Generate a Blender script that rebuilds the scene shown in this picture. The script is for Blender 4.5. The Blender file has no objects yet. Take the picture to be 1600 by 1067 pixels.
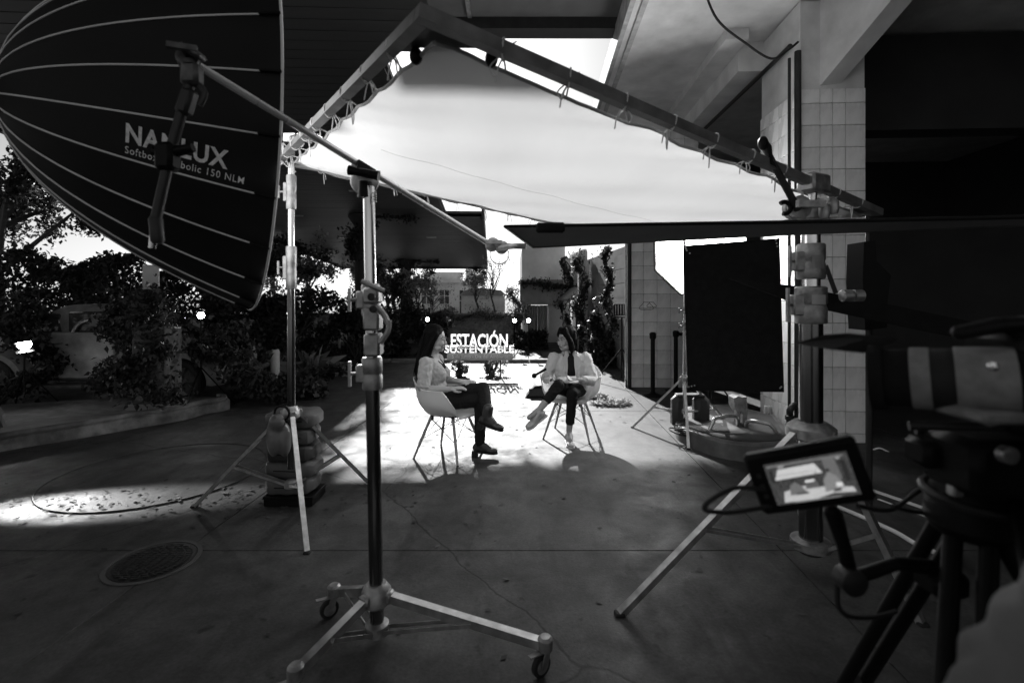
import bpy, bmesh, math, random
import numpy as np
from mathutils import Vector, Matrix, Quaternion
from mathutils.bvhtree import BVHTree
R = math.radians
random.seed(7); rng = np.random.default_rng(7)
scene = bpy.context.scene
COL = scene.collection

# ---------------------------------------------------------------- camera
FPX, CX, HZ, CAMZ = 755.0, 800.0, 465.0, 1.5
cd = bpy.data.cameras.new('camera'); cam = bpy.data.objects.new('camera', cd); COL.objects.link(cam)
cam.location = (0, 0, CAMZ); cam.rotation_euler = (R(90), 0, 0)
cd.sensor_width = 36; cd.lens = FPX/1600*36; cd.shift_y = -(533.5-HZ)/1600
cd.clip_start = .05; cd.clip_end = 3000
cd.dof.use_dof = True; cd.dof.focus_distance = 4.6; cd.dof.aperture_fstop = 2.2
scene.camera = cam
# ---------------------------------------------------------------- sky, sun, exposure
SUN_AZ, SUN_EL = R(-8), R(30)          # azimuth from +Y, positive towards +X
w = bpy.data.worlds.new('World'); scene.world = w; w.use_nodes = True
nt = w.node_tree; bg = nt.nodes['Background']
sky = nt.nodes.new('ShaderNodeTexSky'); sky.sky_type = 'NISHITA'; sky.sun_disc = False
sky.sun_elevation = SUN_EL; sky.sun_rotation = SUN_AZ
bw = nt.nodes.new('ShaderNodeRGBToBW')
nt.links.new(sky.outputs[0], bw.inputs[0]); nt.links.new(bw.outputs[0], bg.inputs[0])
bg.inputs[1].default_value = .05
sl = bpy.data.lights.new('sun', 'SUN'); sl.energy = 5; sl.angle = R(.9); sl.color = (1, 1, 1)
so = bpy.data.objects.new('sun', sl); COL.objects.link(so); so.location = (0, 30, 30)
sdir = Vector((math.sin(SUN_AZ)*math.cos(SUN_EL), math.cos(SUN_AZ)*math.cos(SUN_EL), math.sin(SUN_EL)))
so.rotation_euler = sdir.to_track_quat('Z', 'Y').to_euler()
vs = scene.view_settings
vs.view_transform = 'Standard'; vs.look = 'None'; vs.exposure = 1.0; vs.gamma = 1
scene.render.engine = 'CYCLES'
scene.cycles.use_denoising = True
scene.cycles.max_bounces = 8; scene.cycles.diffuse_bounces = 4; scene.cycles.glossy_bounces = 4
scene.cycles.transmission_bounces = 4; scene.cycles.transparent_max_bounces = 8
scene.cycles.sample_clamp_indirect = 6
scene.cycles.caustics_reflective = False; scene.cycles.caustics_refractive = False

# ---------------------------------------------------------------- helpers
def P(px, py, d):
    return Vector(((px-CX)/FPX*d, d, CAMZ+(HZ-py)/FPX*d))
def G(px, py, z=0):
    return P(px, py, (CAMZ-z)*FPX/(py-HZ))
MATS = {}
def mat(name, v, rough=.6, metal=0., var=.25, scale=6., bump=0., bscale=40., spec=.5, detail=6, transl=0., island=0.,
        stains=0., emit=0., stretch=(1, 1, 1), coat=0., objrand=0.):
    if name in MATS: return MATS[name]
    m = bpy.data.materials.new(name); m.use_nodes = True; MATS[name] = m
    n, l = m.node_tree.nodes, m.node_tree.links
    b = n['Principled BSDF']
    b.inputs['Roughness'].default_value = rough; b.inputs['Metallic'].default_value = metal
    b.inputs['Specular IOR Level'].default_value = spec
    if coat: b.inputs['Coat Weight'].default_value = coat; b.inputs['Coat Roughness'].default_value = .15
    tc = n.new('ShaderNodeTexCoord'); mp = n.new('ShaderNodeMapping'); l.new(tc.outputs['Object'], mp.inputs[0])
    mp.inputs['Scale'].default_value = stretch
    src = None
    def mul(a, lo, hi, prev):
        mr = n.new('ShaderNodeMapRange'); mr.inputs[1].default_value = .3; mr.inputs[2].default_value = .7
        mr.inputs[3].default_value = lo; mr.inputs[4].default_value = hi; l.new(a, mr.inputs[0])
        mm = n.new('ShaderNodeMath'); mm.operation = 'MULTIPLY'
        l.new(mr.outputs[0], mm.inputs[0])
        if prev is None: mm.inputs[1].default_value = v
        else: l.new(prev, mm.inputs[1])
        return mm.outputs[0]
    if var:
        t = n.new('ShaderNodeTexNoise'); t.inputs['Scale'].default_value = scale; t.inputs['Detail'].default_value = detail
        l.new(mp.outputs[0], t.inputs[0]); src = mul(t.outputs[0], 1-var, 1+var, src)
        rr = n.new('ShaderNodeMapRange'); rr.inputs[3].default_value = max(.03, rough-.12); rr.inputs[4].default_value = min(1, rough+.12)
        l.new(t.outputs[0], rr.inputs[0]); l.new(rr.outputs[0], b.inputs['Roughness'])
    if stains:
        t = n.new('ShaderNodeTexNoise'); t.inputs['Scale'].default_value = scale*.22; t.inputs['Detail'].default_value = 9
        t.inputs['Roughness'].default_value = .65
        l.new(mp.outputs[0], t.inputs[0]); src = mul(t.outputs[0], 1-stains, 1+stains*.45, src)
    if objrand:
        oi = n.new('ShaderNodeObjectInfo'); src = mul(oi.outputs['Random'], 1-objrand, 1+objrand, src)
    if island:
        gi = n.new('ShaderNodeNewGeometry'); src = mul(gi.outputs['Random Per Island'], 1-island, 1+island, src)
    if src is not None: l.new(src, b.inputs['Base Color'])
    else: b.inputs['Base Color'].default_value = (v, v, v, 1)
    if bump:
        t = n.new('ShaderNodeTexNoise'); t.inputs['Scale'].default_value = bscale; t.inputs['Detail'].default_value = 6
        l.new(mp.outputs[0], t.inputs[0])
        bp = n.new('ShaderNodeBump'); bp.inputs['Strength'].default_value = bump; bp.inputs['Distance'].default_value = .01
        l.new(t.outputs[0], bp.inputs['Height']); l.new(bp.outputs[0], b.inputs['Normal'])
    if emit:
        b.inputs['Emission Color'].default_value = (1, 1, 1, 1); b.inputs['Emission Strength'].default_value = emit
    if transl:
        tr = n.new('ShaderNodeBsdfTranslucent'); mx = n.new('ShaderNodeMixShader'); mx.inputs[0].default_value = transl
        if src is not None: l.new(src, tr.inputs[0])
        else: tr.inputs[0].default_value = (v, v, v, 1)
        out = n['Material Output']; l.new(b.outputs[0], mx.inputs[1]); l.new(tr.outputs[0], mx.inputs[2]); l.new(mx.outputs[0], out.inputs[0])
    return m

def frame(d):
    d = Vector(d).normalized()
    a = Vector((0, 0, 1)) if abs(d.z) < .95 else Vector((1, 0, 0))
    x = a.cross(d).normalized(); return x, d.cross(x)
class MB:
    def __init__(s): s.v = []; s.f = []
    def add(s, vs, fs):
        o = len(s.v); s.v += [tuple(q) for q in vs]; s.f += [tuple(i+o for i in f) for f in fs]; return s
    def box(s, c, size, rot=None):
        c = Vector(c); M = rot if rot is not None else Matrix.Identity(3)
        hx, hy, hz = [q/2 for q in size]
        vs = [c+M@Vector((x*hx, y*hy, z*hz)) for z in (-1, 1) for y in (-1, 1) for x in (-1, 1)]
        return s.add(vs, [(0, 2, 3, 1), (4, 5, 7, 6), (0, 1, 5, 4), (2, 6, 7, 3), (0, 4, 6, 2), (1, 3, 7, 5)])
    def bbox(s, c, size, b=.01, rot=None):          # bevelled box: chamfered along all edges
        c = Vector(c); M = rot if rot is not None else Matrix.Identity(3)
        bm = bmesh.new(); bmesh.ops.create_cube(bm, size=1)
        for v in bm.verts: v.co = Vector((v.co.x*size[0], v.co.y*size[1], v.co.z*size[2]))
        bmesh.ops.bevel(bm, geom=list(bm.edges), offset=b, segments=1, affect='EDGES')
        bm.verts.index_update()
        s.add([c+M@v.co for v in bm.verts], [[v.index for v in f.verts] for f in bm.faces]); bm.free(); return s
    def beam(s, a, b, wx, wy, up=(0, 0, 1)):         # rectangular bar from a to b
        a, b = Vector(a), Vector(b); d = (b-a).normalized(); u = Vector(up)
        x = d.cross(u)
        if x.length < 1e-4: x = Vector((1, 0, 0))
        x.normalize(); y = x.cross(d)
        M = Matrix((x, d, y)).transposed()
        return s.box((a+b)/2, (wx, (b-a).length, wy), M)
    def tube(s, path, r, n=10, cap=True):
        path = [Vector(p) for p in path]; m = len(path)
        rs = r if isinstance(r, (list, tuple)) else [r]*m
        vs, fs = [], []; px = None
        for i, p in enumerate(path):
            d = (path[min(i+1, m-1)]-path[max(i-1, 0)])
            if d.length < 1e-7: d = Vector((0, 0, 1))
            d.normalize()
            if px is None: x, y = frame(d)
            else:
                x = px-d*px.dot(d)
                if x.length < 1e-5: x, y = frame(d)
                x.normalize(); y = d.cross(x)
            px = x
            for k in range(n):
                a = 2*math.pi*k/n; vs.append(p+(x*math.cos(a)+y*math.sin(a))*rs[i])
        for i in range(m-1):
            for k in range(n):
                fs.append((i*n+k, i*n+(k+1) % n, (i+1)*n+(k+1) % n, (i+1)*n+k))
        if cap: fs.append(tuple(range(n-1, -1, -1))); fs.append(tuple((m-1)*n+k for k in range(n)))
        return s.add(vs, fs)
    def cyl(s, a, b, r0, r1=None, n=16): return s.tube([a, b], [r0, r0 if r1 is None else r1], n)
    def ell(s, c, rad, rot=None, nu=14, nv=9):
        c = Vector(c); M = rot if rot is not None else Matrix.Identity(3)
        vs, fs = [], []
        for j in range(1, nv):
            t = math.pi*j/nv
            for i in range(nu):
                a = 2*math.pi*i/nu
                vs.append(c+M@Vector((rad[0]*math.sin(t)*math.cos(a), rad[1]*math.sin(t)*math.sin(a), rad[2]*math.cos(t))))
        vs += [c+M@Vector((0, 0, rad[2])), c-M@Vector((0, 0, rad[2]))]; T = len(vs)-2
        for j in range(nv-2):
            for i in range(nu):
                fs.append((j*nu+i, (j+1)*nu+i, (j+1)*nu+(i+1) % nu, j*nu+(i+1) % nu))
        for i in range(nu):
            fs.append((T, i, (i+1) % nu)); fs.append((T+1, (nv-2)*nu+(i+1) % nu, (nv-2)*nu+i))
        return s.add(vs, fs)
    def sph(s, c, r, n=12): return s.ell(c, (r, r, r), None, n, max(6, n*2//3))
    def limb(s, pts, rs, n=12):                      # tapered chain with round joints
        for (p, r) in zip(pts, rs): s.sph(p, r, n)
        for i in range(len(pts)-1): s.tube([pts[i], pts[i+1]], [rs[i], rs[i+1]], n)
        return s
    def lathe(s, c, axis, prof, n=24, closed=True):  # prof: (radius, height)
        x, y = frame(axis); ax = Vector(axis).normalized(); c = Vector(c)
        vs, fs = [], []
        for (r, h) in prof:
            for k in range(n):
                a = 2*math.pi*k/n; vs.append(c+ax*h+(x*math.cos(a)+y*math.sin(a))*r)
        for i in range(len(prof)-1):
            for k in range(n): fs.append((i*n+k, i*n+(k+1) % n, (i+1)*n+(k+1) % n, (i+1)*n+k))
        if closed: fs.append(tuple(range(n-1, -1, -1))); fs.append(tuple((len(prof)-1)*n+k for k in range(n)))
        return s.add(vs, fs)
    def torus(s, c, axis, Rr, r, n=28, m=8, a0=0, a1=2*math.pi):
        x, y = frame(axis); c = Vector(c)
        full = abs(a1-a0-2*math.pi) < 1e-3
        k = n+1
        pts = [c+(x*math.cos(a0+(a1-a0)*i/n)+y*math.sin(a0+(a1-a0)*i/n))*Rr for i in range(k)]
        return s.tube(pts, r, m, not full)
    def prism(s, poly, off):                         # polygon (list of points) extruded by vector off
        o = Vector(off); n = len(poly); a = [Vector(p) for p in poly]; b = [p+o for p in a]
        return s.add(a+b, [tuple(range(n)), tuple(range(2*n-1, n-1, -1))]+[(i, i+n, (i+1) % n+n, (i+1) % n) for i in range(n)])
    def mesh(s, name, off=Vector((0, 0, 0)), sharp=42):
        me = bpy.data.meshes.new(name)
        me.from_pydata([Vector(v)-off for v in s.v], [], s.f); me.update()
        bm = bmesh.new(); bm.from_mesh(me); bmesh.ops.recalc_face_normals(bm, faces=list(bm.faces)); bm.to_mesh(me); bm.free()
        me.polygons.foreach_set('use_smooth', [True]*len(me.polygons)); me.set_sharp_from_angle(angle=R(sharp))
        return me
ROOT = {}
def _off(o):
    while o is not None and o.parent is not None: o = o.parent
    return Vector(o.location) if o is not None else Vector((0, 0, 0))
def thing(name, label, cat, loc, group=None):
    o = bpy.data.objects.new(name, None); COL.objects.link(o); o.location = loc; o.empty_display_size = .1
    o['label'] = label; o['category'] = cat
    if group: o['group'] = group
    return o
def part(name, mb, m, parent, label=None, sharp=42):  # geometry given in world coordinates
    me = mb.mesh(name, _off(parent), sharp); me.materials.append(m)
    o = bpy.data.objects.new(name, me); COL.objects.link(o); o.parent = parent
    if label: o['label'] = label
    return o
def solo(name, mb, m, label, cat, loc, group=None):   # a thing that is a single mesh
    loc = Vector(loc); me = mb.mesh(name, loc); me.materials.append(m)
    o = bpy.data.objects.new(name, me); COL.objects.link(o); o.location = loc
    o['label'] = label; o['category'] = cat
    if group: o['group'] = group
    return o
def struct(name, mb, m, kind='structure'):
    me = mb.mesh(name); me.materials.append(m)
    o = bpy.data.objects.new(name, me); COL.objects.link(o); o['kind'] = kind
    return o
def inst(name, me, parent, loc, rot=None, scale=None):
    o = bpy.data.objects.new(name, me); COL.objects.link(o); o.parent = parent; o.location = loc
    if rot is not None: o.rotation_euler = rot
    if scale is not None: o.scale = scale
    return o
def mmat(me, m): me.materials.append(m); return me
def copy_tree(o, parent=None, loc=None, label=None):
    c = o.copy(); COL.objects.link(c); c.parent = parent
    if loc is not None: c.location = loc
    if label: c['label'] = label
    for ch in list(o.children): copy_tree(ch, c)
    return c
def npmesh(name, verts, quads, m, parent=None, off=None):
    me = bpy.data.meshes.new(name); verts = np.asarray(verts, dtype=np.float32)
    if off is not None: verts = verts-np.array(off, dtype=np.float32)
    q = np.asarray(quads, dtype=np.int32)
    me.vertices.add(len(verts)); me.vertices.foreach_set('co', verts.ravel())
    k = q.shape[1]
    me.loops.add(q.size); me.loops.foreach_set('vertex_index', q.ravel())
    me.polygons.add(len(q)); me.polygons.foreach_set('loop_start', np.arange(0, q.size, k, dtype=np.int32))
    me.polygons.foreach_set('loop_total', np.full(len(q), k, dtype=np.int32))
    me.update(calc_edges=True); me.materials.append(m)
    o = bpy.data.objects.new(name, me); COL.objects.link(o)
    if parent is not None: o.parent = parent
    return o
def leafcloud(name, pts, size, m, parent, droop=.4, asp=.55):
    """pts Nx3 world; each leaf a folded four-corner blade with random aim"""
    pts = np.asarray(pts); N = len(pts); s = size*rng.uniform(.55, 1.35, N)[:, None]
    d = rng.normal(size=(N, 3)); d[:, 2] -= droop; d /= np.linalg.norm(d, axis=1)[:, None]
    e = rng.normal(size=(N, 3)); e -= (e*d).sum(1)[:, None]*d; e /= np.linalg.norm(e, axis=1)[:, None]
    nrm = np.cross(d, e)
    base = pts-d*s*.5; tip = pts+d*s*.5-nrm*s*.12
    a = pts+e*s*asp*.5+nrm*s*.1-d*s*.08; b = pts-e*s*asp*.5+nrm*s*.1-d*s*.08
    V = np.stack([base, a, tip, b], 1).reshape(-1, 3); Q = np.arange(N*4).reshape(N, 4)
    return npmesh(name, V, Q, m, parent, _off(parent))
def clump_pts(centers, radii, n, shell=.55):
    centers = np.asarray(centers); radii = np.asarray(radii)
    if radii.ndim == 1: radii = np.repeat(radii[:, None], 3, 1)
    vol = radii.prod(1)**(2/3); idx = rng.choice(len(centers), n, p=vol/vol.sum())
    d = rng.normal(size=(n, 3)); d /= np.linalg.norm(d, axis=1)[:, None]
    r = rng.uniform(shell, 1.05, n)[:, None]
    return centers[idx]+d*radii[idx]*r
def text_mesh(txt, size, depth=0., offset=0., space=1., shear=0.):
    c = bpy.data.curves.new('lettering', 'FONT'); c.body = txt; c.size = size; c.extrude = depth; c.offset = offset
    c.space_character = space; c.shear = shear; c.resolution_u = 3; c.align_x = 'LEFT'
    o = bpy.data.objects.new('lettering', c); COL.objects.link(o)
    dg = bpy.context.evaluated_depsgraph_get(); me = bpy.data.meshes.new_from_object(o.evaluated_get(dg))
    bpy.data.objects.remove(o); bpy.data.curves.remove(c)
    return me
from mathutils import noise as mnoise
def voxel(name, mb, vox, m, parent, smooth=4, label=None, fold=0.):
    me = bpy.data.meshes.new('tmp'); off = _off(parent)
    me.from_pydata([Vector(v)-off for v in mb.v], [], mb.f); me.update()
    o = bpy.data.objects.new('tmp', me); COL.objects.link(o)
    md = o.modifiers.new('r', 'REMESH'); md.mode = 'VOXEL'; md.voxel_size = vox; md.use_smooth_shade = True
    if smooth:
        sm = o.modifiers.new('s', 'SMOOTH'); sm.factor = .5; sm.iterations = smooth
    dg = bpy.context.evaluated_depsgraph_get(); e = bpy.data.meshes.new_from_object(o.evaluated_get(dg)); e.name = name
    bpy.data.objects.remove(o); bpy.data.meshes.remove(me)
    if fold:                                             # cloth creases: displace along the normals
        q_ = [(v.co.copy(), v.normal.copy()) for v in e.vertices]
        for v, (c_, n_) in zip(e.vertices, q_):
            w_ = c_+off; k_ = mnoise.noise(Vector((w_.x*9, w_.y*9, w_.z*22)))*.6+abs(mnoise.noise(Vector((w_.x*26+w_.z*14, w_.y*26, w_.z*20-w_.x*12))))*.9-.2
            v.co = c_+n_*fold*k_
        e.update()
    e.polygons.foreach_set('use_smooth', [True]*len(e.polygons)); e.materials.clear(); e.materials.append(m)
    q = bpy.data.objects.new(name, e); COL.objects.link(q); q.parent = parent
    if label: q['label'] = label
    return q
def sag(a, b, drop, n=12, wob=0):
    a, b = Vector(a), Vector(b); out = []
    for i in range(n+1):
        t = i/n; p = a.lerp(b, t); p.z -= drop*4*t*(1-t)
        if wob and 0 < i < n: p += Vector((random.uniform(-wob, wob), random.uniform(-wob, wob), random.uniform(-wob, wob)))
        out.append(p)
    return out
def spline(pts, n=8):
    pts = [Vector(p) for p in pts]; out = []
    for i in range(len(pts)-1):
        p0, p1, p2, p3 = pts[max(i-1, 0)], pts[i], pts[i+1], pts[min(i+2, len(pts)-1)]
        for k in range(n):
            t = k/n
            out.append(.5*((2*p1)+(p2-p0)*t+(2*p0-5*p1+4*p2-p3)*t*t+(3*p1-p0-3*p2+p3)*t**3))
    out.append(pts[-1]); return out

# ---------------------------------------------------------------- materials
def concrete_floor(v, rough, spec):
    m = bpy.data.materials.new('concrete_floor'); m.use_nodes = True; n, l = m.node_tree.nodes, m.node_tree.links; b = n['Principled BSDF']
    tc = n.new('ShaderNodeTexCoord')
    def noise(sc, det=8, ro=.6, dist=0., st=(1, 1, 1)):
        mp = n.new('ShaderNodeMapping'); mp.inputs['Scale'].default_value = st; l.new(tc.outputs['Object'], mp.inputs[0])
        t = n.new('ShaderNodeTexNoise'); t.inputs['Scale'].default_value = sc; t.inputs['Detail'].default_value = det; t.inputs['Roughness'].default_value = ro; t.inputs['Distortion'].default_value = dist
        l.new(mp.outputs[0], t.inputs[0]); return t.outputs[0]
    def rng_(a, f0, f1, t0, t1):
        q = n.new('ShaderNodeMapRange'); l.new(a, q.inputs[0])
        for k, x in enumerate((f0, f1, t0, t1)): q.inputs[k+1].default_value = x
        return q.outputs[0]
    def mul(a, c):
        q = n.new('ShaderNodeMath'); q.operation = 'MULTIPLY'; l.new(a, q.inputs[0])
        if isinstance(c, float): q.inputs[1].default_value = c
        else: l.new(c, q.inputs[1])
        return q.outputs[0]
    big = rng_(noise(.9, 10, .65, .6), .32, .68, .35, 1.5); mid = rng_(noise(4.5, 10, .7, .4), .3, .7, .55, 1.4); fine = rng_(noise(60, 4, .6), .3, .7, .75, 1.25)
    streak = rng_(noise(2.2, 8, .6, .3, (3.2, .5, 1)), .55, .72, 1., .5)
    spots = rng_(noise(9, 3, .5), .66, .74, 1., .3)
    vo = n.new('ShaderNodeTexVoronoi'); vo.feature = 'DISTANCE_TO_EDGE'; vo.inputs['Scale'].default_value = .42
    mp = n.new('ShaderNodeMapping'); l.new(tc.outputs['Object'], mp.inputs[0])
    nz = n.new('ShaderNodeTexNoise'); nz.inputs['Scale'].default_value = 2.5; nz.inputs['Detail'].default_value = 8; l.new(mp.outputs[0], nz.inputs[0])
    mx = n.new('ShaderNodeMix'); mx.data_type = 'VECTOR'; mx.inputs[0].default_value = .16; l.new(tc.outputs['Object'], mx.inputs[4]); l.new(nz.outputs[1], mx.inputs[5]); l.new(mx.outputs[1], vo.inputs[0])
    crack = rng_(vo.outputs[0], .0, .0035, .25, 1.)
    col = mul(mul(mul(mul(mul(mul(big, mid), fine), streak), spots), crack), v); l.new(col, b.inputs['Base Color'])
    l.new(rng_(noise(3.3, 9, .65, .5), .3, .7, rough-.17, rough+.15), b.inputs['Roughness']); b.inputs['Specular IOR Level'].default_value = spec
    hb = n.new('ShaderNodeMath'); hb.operation = 'ADD'; l.new(noise(75, 6, .65), hb.inputs[0]); l.new(mul(crack, .8), hb.inputs[1])
    bp = n.new('ShaderNodeBump'); bp.inputs['Strength'].default_value = .3; bp.inputs['Distance'].default_value = .006; l.new(hb.outputs[0], bp.inputs['Height']); l.new(bp.outputs[0], b.inputs['Normal'])
    return m
M_conc = concrete_floor(.06, .62, .36)
M_earth = mat('earth', .10, .9, var=.4, scale=3, bump=.5, bscale=12)
M_slab = mat('painted_concrete', .72, .75, var=.12, scale=4, bump=.12, bscale=18, stains=.28)
M_slabedge = mat('weathered_concrete', .45, .8, var=.25, scale=9, bump=.4, bscale=30, stains=.4)
M_tile = mat('glazed_tile', .84, .28, objrand=.06, var=.1, scale=7, bump=.05, bscale=9, stains=.14, spec=.5, stretch=(1, 1, .4))
M_grout = mat('grout', .12, .9, var=.3)
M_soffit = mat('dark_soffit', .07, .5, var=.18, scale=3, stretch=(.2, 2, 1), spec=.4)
M_darkmetal = mat('dark_steel', .03, .5, .4, var=.3, scale=10)
M_black = mat('black_fabric', .012, .85, var=.3, scale=14, bump=.15, bscale=60, spec=.15)
M_blackp = mat('black_plastic', .008, .45, var=.2, scale=20, spec=.12)
M_rubber = mat('black_rubber', .012, .75, var=.2)
M_chrome = mat('chrome', .62, .22, 1., var=.12, scale=18, stretch=(1, 1, .2))
M_alu = mat('worn_aluminium', .55, .38, .95, var=.25, scale=20, bump=.06, bscale=60)
M_cast = mat('cast_metal', .36, .5, .85, var=.35, scale=22, bump=.15, bscale=50)
M_dkchrome = mat('dark_chrome', .2, .2, 1., var=.2, scale=12, stretch=(1, 1, .15))
M_frame = mat('painted_tube', .16, .5, .3, var=.4, scale=9, bump=.1)
M_silk = mat('white_silk', .9, .8, var=.04, scale=2, transl=.4, spec=.1, bump=.5, bscale=6, stretch=(1, .2, 1))
M_cord = mat('white_cord', .7, .85, var=.15, scale=60)
M_softbox = mat('softbox_fabric', .014, .7, var=.25, scale=3, bump=.5, bscale=3, spec=.2)
M_piping = mat('grey_piping', .75, .6, var=.1)
M_print = mat('white_print', .8, .7, var=.25, scale=50)
M_white = mat('white_paint', .75, .5, var=.08)
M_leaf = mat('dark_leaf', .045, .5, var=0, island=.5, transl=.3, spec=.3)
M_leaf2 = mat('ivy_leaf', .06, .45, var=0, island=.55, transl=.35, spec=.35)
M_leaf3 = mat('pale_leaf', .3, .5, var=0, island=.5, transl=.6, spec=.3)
M_bark = mat('bark', .06, .9, var=.4, scale=10, bump=.6, bscale=20)
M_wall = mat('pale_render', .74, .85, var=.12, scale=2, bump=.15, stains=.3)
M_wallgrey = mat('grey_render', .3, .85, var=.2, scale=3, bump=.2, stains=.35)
M_wallbrick = mat('old_brick_wall', .34, .9, var=.35, scale=12, bump=.5, bscale=30, stains=.4)
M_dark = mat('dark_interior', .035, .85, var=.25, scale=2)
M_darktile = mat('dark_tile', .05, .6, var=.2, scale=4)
M_curtain = mat('curtain', .6, .8, var=.1, transl=.3)
M_glass = mat('window_glass', .06, .08, var=0, spec=.8)
M_chair = mat('white_plastic', .85, .35, var=.04, spec=.5)
M_wood = mat('pale_wood', .38, .5, var=.2, scale=12, stretch=(3, 3, .3))
M_skin = mat('skin', .46, .5, var=.08, scale=14, spec=.35)
M_hair = mat('dark_hair', .007, .6, var=.35, scale=26, stretch=(3, 3, .35), bump=.5, bscale=60, spec=.08)
M_shirt = mat('grey_shirt', .5, .85, var=.08, scale=7, bump=1., bscale=11, spec=.15)
M_blazer = mat('pale_blazer', .7, .85, var=.08, scale=7, bump=1., bscale=11, spec=.15)
M_trouser = mat('black_trouser', .016, .8, var=.2, scale=9, bump=.3, bscale=16, spec=.2)
M_boot = mat('dark_leather', .05, .4, var=.3, scale=20, bump=.1)
M_sneak = mat('white_canvas', .6, .75, var=.1, scale=30)
M_eye = mat('dark_eye', .02, .2, var=0)
M_lip = mat('lip', .2, .5, var=0)
M_bag = mat('sandbag_nylon', .09, .5, var=.3, scale=6, bump=.4, bscale=10, spec=.4)
M_lamp = mat('lit_lamp', .8, .5, var=0, emit=60)
M_octa = mat('lit_diffuser', .8, .6, var=0, emit=15)
M_soft = mat('lit_softbox_front', .8, .6, var=0, emit=1.)
M_carpaint = mat('faded_car_paint', .26, .6, var=.35, scale=6, bump=.1, stains=.6)
M_rust = mat('rust', .07, .85, var=.5, scale=12, bump=.3)
M_peel = mat('peeling_paint', .17, .8, var=.45, scale=9, bump=.4, stains=.75, detail=10)
M_lens = mat('grey_lens_barrel', .24, .5, var=.25, scale=40, bump=.1)
M_sleeve = mat('grey_sleeve', .16, .8, var=.1, scale=8, bump=.4, bscale=9)
M_sign = mat('sign_white', .92, .6, var=.02, transl=.85)
M_signp = mat('sign_panel', .42, .6, var=.05, transl=.5)

# ================================================================ THE SETTING
# ---- ground: one sheet to the horizon, concrete slabs laid on it with open joints
gb = MB(); gb.add([(-900, -900, -.05), (900, -900, -.05), (900, 1500, -.05), (-900, 1500, -.05)], [(0, 1, 2, 3)])
ground = struct('ground', gb, M_earth)
UX = .053                                             # the building axis runs along (UX, 1)
def BX(x, y): return Vector((x+UX*y, y-UX*x*.0, 0))
xs = [-12.5, -9, -5.5, -2.1, 1.45, 5.0, 8.5]
ys = [-4.2, -.66, 2.87, 6.4, 9.9, 13.4, 16.4]
for i in range(len(xs)-1):
    for j in range(len(ys)-1):
        g = .0035
        c = [BX(xs[i]+g, ys[j]+g), BX(xs[i+1]-g, ys[j]+g), BX(xs[i+1]-g, ys[j+1]-g), BX(xs[i]+g, ys[j+1]-g)]
        for q in c: q.z = 0
        mb = MB(); b = [q+Vector((0, 0, -.045)) for q in c]; e = .002
        ctr = sum(c, Vector())/4
        top = [q+(ctr-q).normalized()*e for q in c]; mid = [q+Vector((0, 0, -e)) for q in c]
        mb.add(b+mid+top, [(8, 9, 10, 11)]+[(k, (k+1) % 4, 4+(k+1) % 4, 4+k) for k in range(4)]+[(4+k, 4+(k+1) % 4, 8+(k+1) % 4, 8+k) for k in range(4)])
        part('concrete_slab', mb, M_conc, ground, sharp=20)
# thin painted edge lines on the floor at right
for (a, b, wd) in ((G(1362, 766), G(1478, 806), .05), (G(1372, 780), G(1470, 816), .02)):
    a.z = b.z = .003
    part('painted_line', MB().beam(a, b, wd, .004), M_white, ground)
# big round repair in the slab (raised ring) and the iron manhole cover
c = G(255, 737)
rm = MB(); rm.torus(c+Vector((0, 0, .002)), (0, 0, 1), .8, .006, 60, 6)
part('ring_seam', rm, M_conc, ground)
c = G(240, 877)
mh = thing('manhole_cover', 'round patterned iron manhole cover set in the dark floor at left', 'manhole cover', c)
mb = MB().lathe(c, (0, 0, 1), [(.235, 0), (.235, .004), (.212, .005), (.212, .001)], 48); part('frame', mb, mat('manhole_frame', .07, .8), mh)
M_iron = mat('cast_iron', .035, .5, .5, var=.3, scale=20)
mb = MB().lathe(c, (0, 0, 1), [(.205, 0), (.205, .004)], 48); lid = part('lid', mb, M_iron, mh)
bars = MB()
for k in range(-9, 10):
    y = k*.02; hw = math.sqrt(max(0, .19**2-y*y))
    n = max(1, int(hw*2/.045))
    for q in range(n):
        x = -hw+(q+.5)*2*hw/n
        bars.bbox(c+Vector((x, y, .008)), (2*hw/n*.7, .012, .004), .001)
part('tread_pattern', bars, M_iron, lid)

# ---- the big canopy at left: slatted soffit, sloping away
CA, CS = .041, .0636
can = thing('canopy', 'huge flat canopy with dark slatted soffit above the courtyard at left', 'canopy', (0, 0, 1.5+4.73))
can.rotation_euler = (-math.atan(CS), 0, math.atan(CA))
x0, x1, y0, y1 = -11.4, -.453, -2., 37.6
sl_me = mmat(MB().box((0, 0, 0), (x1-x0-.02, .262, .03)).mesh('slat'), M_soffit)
SUN_BAYS = [(-2.7, 13.3, 17.3), (-1.95, 8.3, 11.0), (-1.3, 7.6, 8.3), (-1.95, 17.3, 20.6)]        # openings added in the canopy, hidden by the silk, to let sun through
sl_short = [mmat(MB().box((0, 0, 0), (q[0]-x0-.02, .262, .03)).mesh('slat'), M_soffit) for q in SUN_BAYS]
y = y0+.14
while y < y1:
    op = [i for i, q in enumerate(SUN_BAYS) if q[1] < y < q[2]]
    inst('slat', sl_short[op[0]] if op else sl_me, can, ((x0+(SUN_BAYS[op[0]][0] if op else x1))/2, y, .015+random.uniform(-.003, .003)), (random.uniform(-.006, .006), 0, 0)); y += .28
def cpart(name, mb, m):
    me = mb.mesh(name); me.materials.append(m); o = bpy.data.objects.new(name, me); COL.objects.link(o); o.parent = can; return o
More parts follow.
